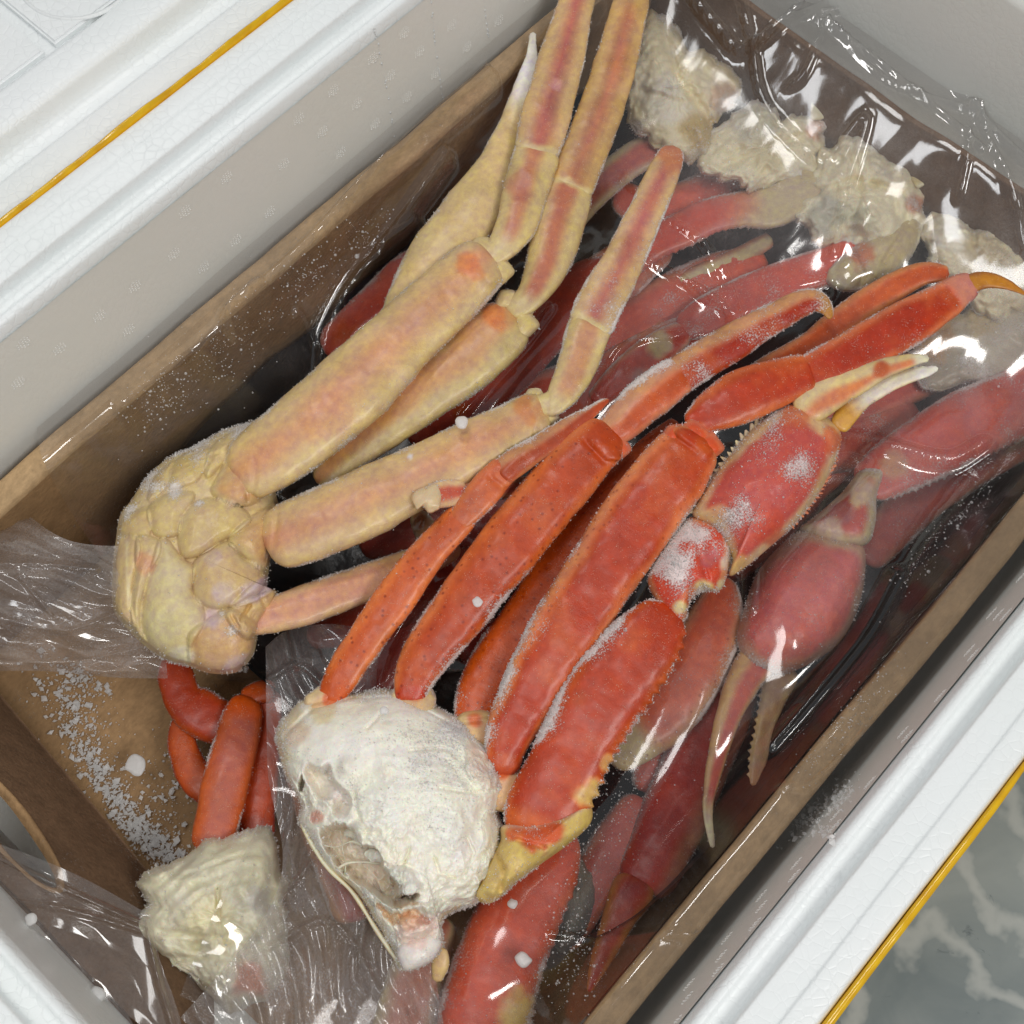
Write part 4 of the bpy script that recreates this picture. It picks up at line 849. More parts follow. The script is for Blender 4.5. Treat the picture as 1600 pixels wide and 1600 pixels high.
# thin leg
tube('leg_segment', redc, [(512, 1095, 38), (532, 1060, 60), (570, 1002, 66), (620, 930, 66), (668, 865, 62), (708, 822, 60), (728, 803, 50)], -.012, .008, core=lin((226, 98, 44)), edge=lin((226, 122, 62)), cw=.5, caps=(.5, .3), seed=153, dots=1.3, tips=(lin((226, 96, 24)), None), tl=(.14, .1), frost=.12)
tube('leg_segment', redc, [(716, 815, 44), (738, 790, 54), (765, 758, 56), (790, 730, 46)], .008, .012, core=lin((216, 104, 64)), edge=lin((218, 120, 66)), seed=154, frost=.22, caps=(.35, .3), grooves=[([(765, 745), (790, 765)], 4, .0014)])
tube('leg_segment', redc, [(784, 738, 48), (820, 712, 46), (865, 684, 38), (905, 656, 30), (935, 634, 20), (950, 625, 8)], .012, .012, core=lin((196, 78, 44)), edge=lin((204, 142, 96)), cw=.5, cc=.3, seed=155, frost=.55, fside=-1, belly=DRED, caps=(.3, .3), ridge=.3)
# second leg
tube('leg_segment', redc, [(640, 1098, 44), (646, 1062, 68), (672, 1015, 90), (725, 945, 104), (790, 860, 108), (855, 782, 106), (905, 722, 100), (938, 688, 84), (952, 672, 60)], -.008, .012, th=.62, core=lin((216, 80, 34)), edge=lin((226, 128, 70)), cw=.72, cc=.1, caps=(.45, .3), seed=156, dots=1.25, frost=.45, fside=1, frange=(.02, .55),
     tips=(lin((214, 60, 30)), None), tl=(.05, .1), blobs=[(952, 700, 18, lin((224, 88, 30)))], bumps=[(940, 692, 14, .0025), (962, 715, 12, .003)], grooves=[([(915, 690), (945, 722), (975, 715)], 4, .0016)])
tube('leg_segment', redc, [(945, 678, 46), (972, 660, 68), (1005, 628, 80), (1035, 604, 78), (1064, 583, 68)], .01, .014, core=lin((218, 92, 46)), edge=lin((212, 150, 112)), cw=.45, cc=.35, seed=157, frost=.75, fside=-1, caps=(.4, .25), ridge=.2)
tube('leg_segment', redc, [(1056, 590, 66), (1090, 567, 68), (1140, 538, 64), (1195, 505, 56), (1245, 478, 46), (1272, 470, 40), (1290, 482, 24), (1297, 497, 8)], .012, .016, core=lin((190, 50, 44)), edge=lin((206, 146, 98)), cw=.55, cc=.4, seed=158, frost=.5, caps=(.2, .3), tips=(None, AMBER), tl=(.1, .1), belly=DRED, ridge=.2)
# fourth, broad leg
tube('leg_segment', redc, [(788, 1205, 50), (793, 1160, 76), (818, 1100, 100), (862, 1022, 118), (918, 930, 128), (975, 845, 130), (1030, 765, 130), (1068, 715, 116), (1090, 684, 86)], -.006, .018, th=.62, core=lin((212, 66, 18)), edge=lin((224, 142, 92)), cw=.72, cc=.08, soft=.3, caps=(.4, .3), seed=159, dots=.75, frost=.8, fside=-.8, frange=(.02, .5),
     tips=(lin((216, 96, 70)), None), tl=(.05, .1), bumps=[(1070, 680, 16, .003), (1100, 700, 12, .003)], grooves=[([(1040, 672), (1085, 705), (1120, 690)], 4, .0018)], blobs=[(1100, 690, 20, lin((224, 90, 36)))])
tube('leg_segment', redc, [(1080, 664, 44), (1108, 645, 72), (1145, 626, 90), (1185, 610, 90), (1225, 596, 80), (1264, 582, 66)], .014, .018, core=lin((216, 66, 30)), edge=lin((222, 120, 70)), cw=.72, seed=160, frost=.15, caps=(.35, .2), blobs=[(1096, 668, 10, lin((232, 100, 30)))], dots=.3)
tube('leg_segment', redc, [(1258, 586, 64), (1300, 567, 76), (1355, 540, 84), (1415, 506, 84), (1465, 476, 74), (1500, 454, 58), (1520, 444, 36)], .016, .016, core=lin((204, 58, 42)), edge=lin((218, 124, 78)), cw=.68, seed=161, frost=.25, caps=(.2, .35), dots=.3, tips=(None, lin((206, 130, 110))), tl=(.1, .12))
tube('claw_tip', redc, [(1510, 444, 30), (1540, 438, 24), (1572, 444, 16), (1604, 460, 5)], .016, .018, core=lin((200, 130, 30)), edge=lin((184, 112, 30)), seed=162, caps=(.3, .3), nfrost=0)
# claw arm
tube('claw_arm', redc, [(828, 1312, 104), (850, 1268, 130), (876, 1215, 134), (910, 1145, 134), (955, 1075, 134), (1000, 1015, 126), (1030, 975, 104), (1046, 955, 70)], -.004, .014, th=.48, core=lin((212, 68, 26)), edge=lin((222, 104, 48)), cw=.86, soft=.25, caps=(.3, .3), seed=163, frost=1.3, fside=-.6, frange=(.35, 1.),
     teeth=[(1, .2, .98, 17, .0026), (-1, .45, .8, 14, .0008)], tips=(lin((226, 104, 44)), None), tl=(.12, .1), dots=.4, blobs=[(925, 1240, 26, lin((222, 180, 106))), (950, 1195, 14, lin((222, 170, 100)), .8)], nfrost=7000, ex=2.8)
pillow('claw_base', redc, K10([(210, 835), (330, 830), (450, 795), (540, 752), (556, 775), (548, 830), (490, 888), (380, 970), (270, 1050), (170, 1135), (110, 1110), (150, 1000), (200, 900)]), -.004, .017, Hb=.016, p=2.6, col=lin((222, 192, 112)), seed=164, frost=.3, rag=.02, rough=.0012,
       blobs=[(830, 1305, 26, lin((216, 92, 44))), (862, 1300, 22, lin((216, 92, 44))), (805, 1300, 16, lin((218, 110, 60)))], lines=[(K10([(215, 832), (330, 835), (450, 800), (545, 755)]), 6, lin((240, 214, 180)), .8)], bumps=[(790, 1370, 10, .004), (770, 1392, 8, .003), (830, 1330, 12, .003)], grooves=[([(775, 1330), (790, 1360), (782, 1390)], 4, .004), ([(800, 1310), (850, 1325)], 4, .002)], nfrost=900)
pillow('claw_wrist', redc, K9([(700, 1230), (712, 1170), (770, 1070), (850, 970), (905, 955), (1010, 985), (1050, 1060), (1045, 1150), (1000, 1260), (935, 1262), (880, 1300), (855, 1380), (820, 1425), (780, 1380), (730, 1300)]), .006, .018, Hb=.018, p=2.4, col=lin((212, 72, 44)), rim=lin((224, 150, 104)), rimw=.12, seed=165, frost=.5,
       blobs=[(1112, 870, 18, lin((196, 100, 96))), (1132, 880, 14, lin((220, 196, 176))), (1100, 925, 18, lin((228, 200, 130))), (1062, 950, 14, lin((232, 210, 150))), (1078, 930, 14, lin((226, 112, 50)), .8), (1130, 915, 12, lin((232, 214, 160)))],
       bumps=[(1110, 868, 16, -.005), (1085, 850, 12, .003), (1055, 890, 22, .003)], grooves=[([(1082, 815), (1092, 860), (1105, 905)], 4, .002)], fblobs=[(1040, 880, 34, .8), (1090, 830, 22, .8)], nfrost=5000)
palm_o = K9([(885, 945), (910, 880), (960, 800), (1030, 710), (1110, 610), (1200, 530), (1290, 475), (1380, 490), (1450, 540), (1505, 610), (1480, 720), (1410, 860), (1310, 985), (1190, 1095), (1110, 1160), (1040, 1200), (1050, 1120), (980, 1010), (930, 975)])
pillow('claw_palm', redc, palm_o, .008, .024, Hb=.018, p=2.3, nr=60, no=220, col=lin((200, 84, 72)), rim=lin((222, 188, 142)), rimw=.17, seed=166, frost=.2, rough=.0008,
       blobs=[(1240, 645, 28, lin((206, 100, 56)), .8), (1150, 890, 30, lin((220, 180, 110)), .8), (1300, 690, 20, lin((214, 90, 50)), .8), (1200, 820, 36, lin((206, 76, 50)), .7), (1125, 810, 22, lin((220, 190, 140)), .6)],
       bumps=[(1250, 640, 16, .003), (1300, 670, 12, .003), (1225, 740, 40, .002)], fblobs=[(1160, 800, 30, .9), (1230, 720, 36, .55), (1200, 660, 30, .4)], nfrost=5000)
# rows of blunt teeth along both edges of the palm
def cone_row(parent, pts, z, size, col, seed, name='tooth'):
    C = catmull(np.array([(a, b, 0) for a, b in pts]), 80)[:, :2]; cen = np.array(seed)
    s = np.r_[0, np.cumsum(np.linalg.norm(np.diff(C, axis=0), axis=1))]; k = 0; u = 0
    while u < s[-1]:
        x, y = np.interp(u, s, C[:, 0]), np.interp(u, s, C[:, 1]); d = np.array([x, y]) - cen; d /= np.linalg.norm(d)
        L_ = size * random.uniform(.6, 1.15); b = size * .42
        q = [(x - d[0] * size * .5, y - d[1] * size * .5, b * 2.4), (x, y, b * 2), (x + d[0] * L_ * .6, y + d[1] * L_ * .6, b * 1.1), (x + d[0] * L_, y + d[1] * L_, b * .35)]
        tube(name, parent, q, z, z + .001, th=.9, core=col, edge=col, caps=(.3, .6), seed=k, nfrost=0, res=.5); u += size * random.uniform(.95, 1.35); k += 1
cone_row(redc, K9([(890, 930), (915, 870), (960, 800), (1030, 705), (1110, 610), (1190, 535)]), .01, 9, lin((232, 216, 180)), (1200, 760))
cone_row(redc, K9([(1300, 990), (1400, 875), (1470, 740), (1500, 620)]), .01, 6, lin((214, 130, 90)), (1200, 760))
tube('claw_finger', redc, [(1248, 650, 40), (1268, 632, 62), (1300, 614, 56), (1342, 594, 44), (1385, 574, 30), (1425, 563, 17), (1452, 560, 7)], .016, .022, core=lin((218, 130, 84)), edge=lin((222, 196, 140)), cw=.35, cc=.3, seed=167, frost=.15, tips=(None, IVORY), tl=(.1, .12), caps=(.4, .3), blobs=[(1378, 577, 14, lin((200, 96, 48)))])
tube('claw_finger', redc, [(1308, 672, 30), (1326, 645, 38), (1352, 620, 36), (1388, 600, 30), (1425, 586, 22), (1450, 580, 15), (1466, 575, 6)], .01, .016, core=lin((230, 222, 204)), edge=lin((226, 206, 170)), cw=.6, seed=168, frost=.15, tips=(lin((214, 160, 70)), WHITE), tl=(.3, .2), caps=(.4, .3), teeth=[(-1, .25, .9, 12, .0012)])
knuckles(redc, [(918, 676, 15), (970, 704, 14), (948, 676, 13)], .016, lin((220, 96, 50)), lin((224, 170, 140)), 530)
knuckles(redc, [(1052, 680, 17), (1112, 702, 16), (1086, 676, 15)], .022, lin((218, 84, 40)), lin((224, 160, 126)), 540)
knuckles(redc, [(1262, 560, 9), (1266, 604, 9)], .02, lin((220, 110, 70)), lin((226, 170, 130)), 550)
# leg bases joining the body
for q, zz in (([(478, 1120, 40), (495, 1110, 60), (515, 1092, 56), (528, 1078, 44)], -.014), ([(628, 1120, 56), (640, 1105, 74), (650, 1085, 70), (652, 1068, 56)], -.012), ([(742, 1170, 60), (745, 1150, 62), (742, 1125, 64), (740, 1108, 56)], -.018), ([(792, 1270, 40), (790, 1235, 54), (786, 1208, 58), (788, 1185, 50)], -.01)):
    tube('leg_base', redc, q, zz, zz, th=.8, core=lin((222, 180, 130)), edge=lin((224, 196, 148)), cw=.5, caps=(.4, .4), seed=int(q[0][0]), frost=.25, blobs=[(q[2][0], q[2][1], 13, lin((220, 100, 44)), .85)], grooves=[([(q[2][0] - 30, q[2][1] + 4), (q[2][0] + 30, q[2][1] - 2)], 4, .0018)])
# white body
bo = K5([(88, 440), (108, 350), (170, 265), (260, 240), (420, 222), (560, 208), (640, 235), (760, 285), (860, 345), (940, 430), (1005, 520), (1032, 620), (1012, 720), (1035, 800), (1020, 900), (985, 1020), (920, 1090), (810, 1135), (770, 1190), (780, 1275), (740, 1335), (610, 1378), (575, 1300), (500, 1175), (415, 1045), (300, 945), (215, 810), (180, 760), (185, 680), (125, 560)])
GW = lin((206, 204, 178))
CAV, CAV2 = lin((238, 230, 216)), lin((236, 224, 206))
fl = [
 (K5([(205, 560), (235, 520), (300, 515), (340, 530), (355, 590), (410, 625), (405, 690), (385, 745), (330, 745), (290, 690), (240, 640)]), -.013, 20, CAV),
 (K5([(275, 790), (330, 765), (400, 770), (455, 830), (540, 895), (560, 960), (620, 1010), (690, 1040), (620, 1085), (520, 1080), (430, 1020), (350, 960), (290, 880)]), -.027, 11, CAV2),
 (K5([(180, 600), (205, 570), (215, 620), (195, 660)]), -.014, 5, CAV),
 (K5([(400, 640), (470, 520), (600, 440), (760, 470), (900, 560), (960, 640), (940, 760), (900, 860), (840, 920), (700, 900), (600, 910), (520, 900), (460, 830), (400, 780)]), .006, 60, lin((246, 243, 230))),
 (K5([(860, 400), (930, 440), (1000, 530), (1025, 620), (990, 640), (900, 600), (860, 500)]), .004, 12, lin((228, 212, 196))),
 (K5([(500, 1100), (600, 1060), (700, 1080), (740, 1160), (640, 1150), (560, 1180)]), -.005, 14, lin((226, 196, 160))),
 (K5([(440, 1020), (500, 1040), (640, 1080), (760, 1050), (820, 1090), (760, 1130), (620, 1110), (520, 1110)]), .006, 10, lin((232, 230, 214))),
 (K5([(560, 930), (640, 950), (700, 1000), (640, 1030), (570, 990)]), .005, 8, lin((228, 226, 214))),
 (K5([(920, 760), (990, 720), (1010, 860), (960, 980), (900, 1010), (930, 880)]), .004, 10, lin((226, 218, 196))),
]
pillow('body_flesh', redc, bo, -.022, .034, Hb=.026, p=3.2, nr=170, no=520, center=(640, 1260), col=lin((246, 242, 228)), rim=lin((228, 212, 176)), rimw=.05, seed=170, frost=.22, rough=.0012, rag=.02, mat=FLESH, plates=fl, warp=16.,
       blobs=[(470, 1150, 26, lin((224, 196, 166)), .7), (505, 1118, 24, lin((226, 206, 160)), .7), (655, 1455, 34, lin((230, 196, 184)), .7), (500, 1275, 12, lin((218, 150, 130)), .8), (640, 1430, 16, lin((224, 164, 126)), .6), (775, 1375, 24, lin((222, 200, 140)), .8), (665, 1480, 18, lin((238, 234, 230)), .8)],
       bumps=[(590, 1160, 50, .003), (525, 1245, 13, .008), (512, 1200, 10, .003), (545, 1200, 12, .004), (563, 1290, 8, .004), (598, 1335, 8, .004), (690, 1370, 10, .003), (640, 1480, 24, -.003), (740, 1300, 12, -.003), (700, 1395, 10, .004)],
       grooves=[(K5([(540, 300), (500, 350), (470, 380)]), 2.5, .002), (K5([(640, 470), (770, 460), (800, 470)]), 3, .002), (K5([(760, 620), (900, 640), (1020, 620)]), 3, .002), (K5([(420, 640), (430, 720), (470, 800)]), 3, .002), (K5([(430, 250), (500, 250), (600, 240), (700, 300), (850, 380)]), 2.5, .0015),
                (K5([(130, 400), (250, 290), (420, 240)]), 4, .002), (K5([(870, 820), (900, 880), (860, 960)]), 2.5, .003), (K5([(640, 860), (620, 920), (700, 960)]), 2.5, .003), (K5([(940, 880), (920, 960), (940, 1040)]), 3, .003), (K5([(740, 900), (760, 960), (820, 980)]), 2.5, .003)],
       fblobs=[(650, 1200, 90, .3), (620, 1290, 40, .3), (700, 1120, 40, .4), (780, 1200, 26, .6), (740, 1130, 40, .5)], flake=[(640, 1390, 60, .004), (740, 1370, 45, .004), (600, 1300, 50, .0018), (700, 1250, 70, .0009), (760, 1200, 40, .003), (560, 1340, 60, .003), (470, 1250, 40, .003), (660, 1440, 50, .003)], nfrost=12000)
# thin torn membrane and shell rim along the opening
tube('shell_rim', redc, K5([(188, 760, 14), (228, 840, 20), (300, 950, 24), (408, 1060, 24), (490, 1190, 22), (570, 1310, 22), (610, 1372, 14)]), -.014, -.016, th=1.6, core=lin((232, 224, 196)), edge=lin((226, 206, 160)), seed=171, mat=FLESH, nfrost=120)
for k, q in enumerate(([(262, 850, 14), (330, 862, 9), (395, 840, 10), (450, 850, 16)], [(330, 960, 16), (380, 930, 10), (450, 925, 9), (530, 930, 16)], [(350, 790, 14), (360, 870, 8), (372, 930, 9), (370, 1000, 14)]  )):
    tube('membrane_strand', redc, K5(q), -.010, -.012, th=1.6, core=lin((226, 222, 202)), edge=lin((226, 222, 202)), seed=180 + k, mat=FLESH, nfrost=0, res=.7, rough=.0012)
fr_ = random.Random(5)
for k, (x, y, r) in enumerate([(556, 1300, 13), (592, 1338, 14), (636, 1370, 14)]):
    q = [(x + r * (.7 + .6 * fr_.random()) * math.cos(a) * 1.3, y + r * (.6 + .6 * fr_.random()) * math.sin(a)) for a in np.linspace(0, 2 * math.pi, 9, endpoint=False)]
    pillow('meat_flake', redc, q, fr_.uniform(-.007, -.003), .004, p=2.6, col=lin((242, 238, 224)), rough=.0022, rag=.3, flake=[(x, y, r * 2, .002)], frost=.25, seed=600 + k, nr=24, no=90, mat=FLESH, nfrost=40, tilt=(fr_.uniform(-.0002, .0002), fr_.uniform(-.0002, .0002)))
pillow('shell_tip', redc, K5([(590, 1290), (640, 1230), (700, 1200), (760, 1230), (770, 1280), (720, 1345), (620, 1380)]), -.006, .008, p=2.4, col=lin((236, 228, 222)), seed=190, rough=.001, mat=FLESH, blobs=[(650, 1465, 20, lin((226, 190, 180)), .6)], frost=.2, rag=.05, Hb=.008)
tube('shell_fragment', redc, [(690, 1480, 20), (688, 1508, 26), (682, 1534, 14)], -.016, -.02, core=lin((222, 186, 130)), edge=lin((206, 176, 120)), seed=191, nfrost=60)

# ================================================================= CLEAR FILM draped over the lower layer
bpy.context.view_layer.update()
def bvh_of(objs):
    Vs, Fs, k = [], [], 0
    for o in objs:
        me = o.data
        if len(me.vertices) == 0: continue
        v = np.empty(len(me.vertices) * 3); me.vertices.foreach_get('co', v); v = v.reshape(-1, 3)
        Vs.append(v); Fs += [tuple(i + k for i in p.vertices) for p in me.polygons]; k += len(v)
    return BVHTree.FromPolygons(np.vstack(Vs).tolist(), Fs)
lowparts = [c for t in LOW for c in t.children if c.type == 'MESH'] + [c for c in carton.children if c.name.startswith(('side_wall', 'folded_edge', 'end_wall'))]
BV = bvh_of(lowparts)
BT = bvh_of([c for t in (pale, redc) for c in t.children if c.type == 'MESH'])
def coons(top, right, bottom, left, n, m):
    """px outlines: top & bottom run left to right, left & right run top to bottom"""
    T, B = catmull(top, m), catmull(bottom, m); L, Rr = catmull(left, n), catmull(right, n)
    u = np.linspace(0, 1, m)[None, :, None]; v = np.linspace(0, 1, n)[:, None, None]
    return ((1 - v) * T[None] + v * B[None] + (1 - u) * L[:, None] + u * Rr[:, None]
            - ((1 - u) * (1 - v) * T[0] + u * (1 - v) * T[-1] + (1 - u) * v * B[0] + u * v * B[-1]))
def tri(x): return np.abs((x % 1) * 2 - 1) * 2 - 1
def film(name, top, right, bottom, left, n, m, z0, label, mat, drape=True, iters=260, sag=.00002, crease=(), crumple=.0, cdir=(1, 0), cf=1 / 60., seed=0, floor=-.085, haze=(), hz0=.6, edge_z=None, basew=.0003):
    G = coons(top, right, bottom, left, n, m); px, py = G[..., 0], G[..., 1]
    W0 = unproj(px, py, np.full(px.shape, z0))
    X, Y = W0[..., 0].copy(), W0[..., 1].copy()
    if drape:
        obs = np.full(X.shape, floor); cap = np.full(X.shape, 9.)
        for i in range(n):
            for j in range(m):
                h = BV.ray_cast(Vector((X[i, j], Y[i, j], .3)), Vector((0, 0, -1)))
                if h[0] is not None: obs[i, j] = max(floor, h[0].z + .0012)
                h = BT.ray_cast(Vector((X[i, j], Y[i, j], -.2)), Vector((0, 0, 1)))
                if h[0] is not None: cap[i, j] = h[0].z - .001
        inside = (np.abs(Y) < .2) & (X > -.29) & (X < .346)
        out = ~inside
        obs[out] = np.maximum(obs[out], -.004 - np.clip((np.abs(Y[out]) - .2) * 1.2, 0, .05))
        def relax(z, ob, cp, its, sg):
            for it in range(its):
                a = np.pad(z, 1, mode='edge'); av = (a[:-2, 1:-1] + a[2:, 1:-1] + a[1:-1, :-2] + a[1:-1, 2:]) / 4
                z = np.minimum(np.maximum(ob, av - sg), cp)
            return z
        ds = 6; n2, m2 = n // ds, m // ds
        blk = lambda A, f: f(A[:n2 * ds, :m2 * ds].reshape(n2, ds, m2, ds), axis=(1, 3))
        ob2, cp2 = blk(obs, np.max), blk(cap, np.min); zc = relax(ob2.copy(), ob2, cp2, 250, .00055)
        zi = np.clip((np.arange(n) - ds / 2 + .5) / ds, 0, n2 - 1.001); zj = np.clip((np.arange(m) - ds / 2 + .5) / ds, 0, m2 - 1.001)
        i0, j0 = zi.astype(int), zj.astype(int); fi, fj = (zi - i0)[:, None], (zj - j0)[None]
        z = (zc[i0][:, j0] * (1 - fi) * (1 - fj) + zc[i0 + 1][:, j0] * fi * (1 - fj) + zc[i0][:, j0 + 1] * (1 - fi) * fj + zc[i0 + 1][:, j0 + 1] * fi * fj)
        z = relax(np.maximum(z, obs), obs, cap, 60, .00001)
        for it in range(8):
            a = np.pad(z, 1, mode='edge'); z = (a[:-2, 1:-1] + a[2:, 1:-1] + a[1:-1, :-2] + a[1:-1, 2:]) / 4
        z += .0012
    else:
        z = np.full(X.shape, z0) if edge_z is None else edge_z(px, py)
    Q = np.stack([X, Y, X * 0], -1)
    wz = basew * (1 - np.abs(fbm(Q, 26, seed + 1, 3))) * 2 + basew * .5 * fbm(Q, 70, seed + 2, 2)
    if crumple:
        wx = px + 38 * fbm(Q, 20, seed + 3, 2); wy = py + 38 * fbm(Q, 20, seed + 4, 2)
        am = .35 + .65 * sst(-.3, .4, fbm(Q, 18, seed + 5))
        for k in range(3):
            an = (k * .2 - .2); cx_, cy_ = cdir; dx, dy = cx_ * math.cos(an) - cy_ * math.sin(an), cx_ * math.sin(an) + cy_ * math.cos(an)
            f_ = cf * (1 + .7 * k)
            wz = wz + crumple / (1 + .8 * k) * tri((wx * -dy + wy * dx) * f_ + k * .37) * am
    for (ln, wd, amp) in crease:
        L0 = np.array(ln, float); lp_ = catmull(np.c_[L0, L0[:, :1] * 0], 24)[:, :2] if len(ln) > 2 else L0
        d = seg_dist(px, py, [tuple(q) for q in lp_]); wz = wz + amp * np.clip(1 - d / wd, 0, 1) ** 1.5
    z = z + wz
    if drape: z = np.minimum(z, cap)
    # keep the true plan position: re-project so that height does not shift the sheet's place under the camera
    V = np.stack([X, Y, z], -1) if drape else unproj(px, py, z)
    cr_ = np.cross(V[1, 0] - V[0, 0], V[0, 1] - V[0, 0]); V = V[::-1] if cr_[2] > 0 else V; px, py = (px[::-1], py[::-1]) if cr_[2] > 0 else (px, py)
    hz = np.full(px.shape, hz0)
    for (x, y, r, s_) in haze: hz = hz + s_ * np.exp(-((px - x) ** 2 + (py - y) ** 2) / r ** 2)
    Vf = V.reshape(-1, 3)
    o = link(name, mesh_np(name, Vf, grid_faces(n, m), True, {'haze': np.clip(hz, 0, 2.5).ravel()}), mat)
    return prop(o, label, 'plastic bag'), V, px, py
big, BVV, bpx, bpy_ = film('plastic_bag', [(80, 690), (350, 468), (640, 240), (915, 0), (1100, -110), (1300, -130)], [(1300, -130), (1430, 40), (1560, 180), (1700, 330), (1800, 560), (1800, 700)],
    [(290, 1560), (560, 1680), (800, 1760), (920, 1720), (1190, 1400), (1420, 1120), (1620, 880), (1800, 700)], [(80, 690), (130, 830), (300, 1010), (420, 1080), (400, 1300), (290, 1560)], 330, 330, -.04,
    "large clear plastic bag stretched over the lower crab layer and the right cardboard edge", FILM, crease=[
        ([(1020, 398), (1090, 430), (1165, 492)], 11, .006), ([(980, 268), (1040, 320), (1120, 380), (1165, 490)], 8, .003), ([(930, 610), (985, 520), (1080, 505), (1150, 500)], 10, .004), ([(1180, 480), (1240, 455), (1295, 450)], 14, .006),
        ([(1320, 655), (1400, 700), (1480, 720), (1530, 700)], 22, .009), ([(1390, 905), (1330, 1010), (1250, 1110), (1190, 1180)], 18, .008), ([(1290, 270), (1330, 240), (1310, 330), (1300, 400)], 12, .005),
        ([(1490, 235), (1520, 310), (1575, 430)], 9, .005), ([(1480, 230), (1475, 350)], 7, .004), ([(1165, 490), (1140, 450), (1120, 400), (1100, 360)], 6, .003), ([(860, 480), (820, 530), (720, 640)], 10, .004), ([(1180, 890), (1170, 960)], 12, .005),
        ([(505, 575), (520, 530), (565, 465), (650, 385)], 20, .016), ([(640, 470), (600, 500), (560, 530)], 16, .008), ([(470, 520), (500, 560), (520, 620)], 9, .004), ([(380, 560), (500, 450), (600, 345), (760, 200)], 22, .016), ([(220, 690), (330, 600), (420, 520)], 18, .008), ([(600, 420), (700, 300)], 14, .007), ([(1210, 100), (1260, 90), (1440, 60), (1500, 110)], 9, .006),
        ([(1050, 40), (1110, 100), (1160, 130), (1280, 70), (1420, 40)], 10, .006), ([(1160, 130), (1250, 100), (1400, 210), (1500, 300)], 8, .005), ([(1420, 130), (1500, 250), (1600, 350)], 14, .006), ([(1160, 130), (1190, 200), (1290, 290), (1310, 330)], 9, .005), ([(1160, 130), (1130, 60), (1090, 0)], 8, .005), ([(1270, 100), (1240, 170), (1220, 180)], 8, .004), ([(1270, 100), (1350, 190), (1480, 235)], 9, .004), ([(1480, 235), (1560, 250), (1600, 280)], 8, .004), ([(1320, 60), (1480, 150), (1600, 290)], 14, .006),
        ([(860, 1460), (960, 1470), (1090, 1480)], 9, .003), ([(1190, 1260), (1240, 1250), (1320, 1170)], 8, .003), ([(700, 900), (640, 960), (600, 1050)], 10, .004)],
    haze=[(1150, 250, 130, .8), (1350, 300, 120, .6), (1560, 480, 130, 1.), (1260, 900, 90, .5), (1560, 640, 100, .6), (1420, 740, 70, .6), (1080, 1100, 60, .4), (440, 560, 100, .25), (600, 500, 80, -.2), (1050, 450, 80, .3)], hz0=.1)

GP = 'crumpled folds of clear plastic'
def wave_z(zb, amp):
    return lambda px, py: zb + amp * np.sin(py / 55.) + 0 * px
film('plastic_fold', [(-60, 760), (20, 790), (110, 845), (235, 855)], [(235, 855), (250, 900), (255, 980), (262, 1060)], [(-60, 1050), (60, 1058), (180, 1078), (262, 1086)], [(-60, 760), (-60, 860), (-60, 960), (-60, 1050)], 150, 150, -.012,
     "crumpled sleeve of clear plastic reaching left from under the pale crab body", FILM2, drape=False, crumple=.006, cdir=(1, .12), cf=1 / 70., seed=3, edge_z=lambda px, py: -.026 + .014 * np.sin((py - 800) / 60.), hz0=1.,
     crease=[([(-40, 1030), (60, 1035), (140, 1030), (230, 1010)], 22, .008), ([(-40, 885), (50, 880), (150, 890)], 10, .004), ([(30, 900), (80, 960)], 7, .003), ([(-20, 960), (100, 985), (200, 950)], 9, .004)])
film('plastic_fold', [(-60, 1300), (40, 1335), (130, 1375), (235, 1435)], [(235, 1430), (250, 1500), (275, 1570), (300, 1660)], [(-60, 1700), (60, 1700), (180, 1700), (300, 1660)], [(-60, 1300), (-60, 1400), (-60, 1550), (-60, 1700)], 150, 150, -.01,
     "thin clear plastic sheet over the cardboard flap in the lower left corner", FILM2, drape=False, crumple=.0018, cdir=(.7, .6), cf=1 / 90., seed=5, edge_z=lambda px, py: .004 + 0 * px + .006 * np.sin(px / 50.), hz0=.25,
     crease=[([(-40, 1320), (60, 1370), (230, 1448)], 9, .007), ([(228, 1440), (245, 1520), (275, 1620)], 9, .007), ([(-40, 1400), (100, 1420), (220, 1455)], 8, .003)])
film('plastic_fold', [(415, 1010), (450, 985), (520, 975), (600, 990)], [(600, 990), (590, 1090), (640, 1300), (700, 1640)], [(230, 1650), (400, 1660), (560, 1660), (700, 1640)], [(415, 1010), (418, 1200), (430, 1400), (230, 1650)], 220, 150, -.03,
     "crumpled clear plastic bunched between the two white crab bodies at the bottom", FILM2, drape=False, crumple=.006, cdir=(.25, 1), cf=1 / 52., seed=8, edge_z=lambda px, py: -.034 + .014 * sst(1250, 1500, py), hz0=.9,
     crease=[([(540, 1240), (600, 1380), (700, 1600)], 9, .006), ([(440, 1400), (500, 1330), (540, 1260)], 8, .005), ([(420, 1480), (520, 1440), (600, 1560)], 9, .005), ([(420, 1060), (470, 1040), (530, 1100)], 9, .005), ([(440, 1420), (470, 1600)], 8, .005)])
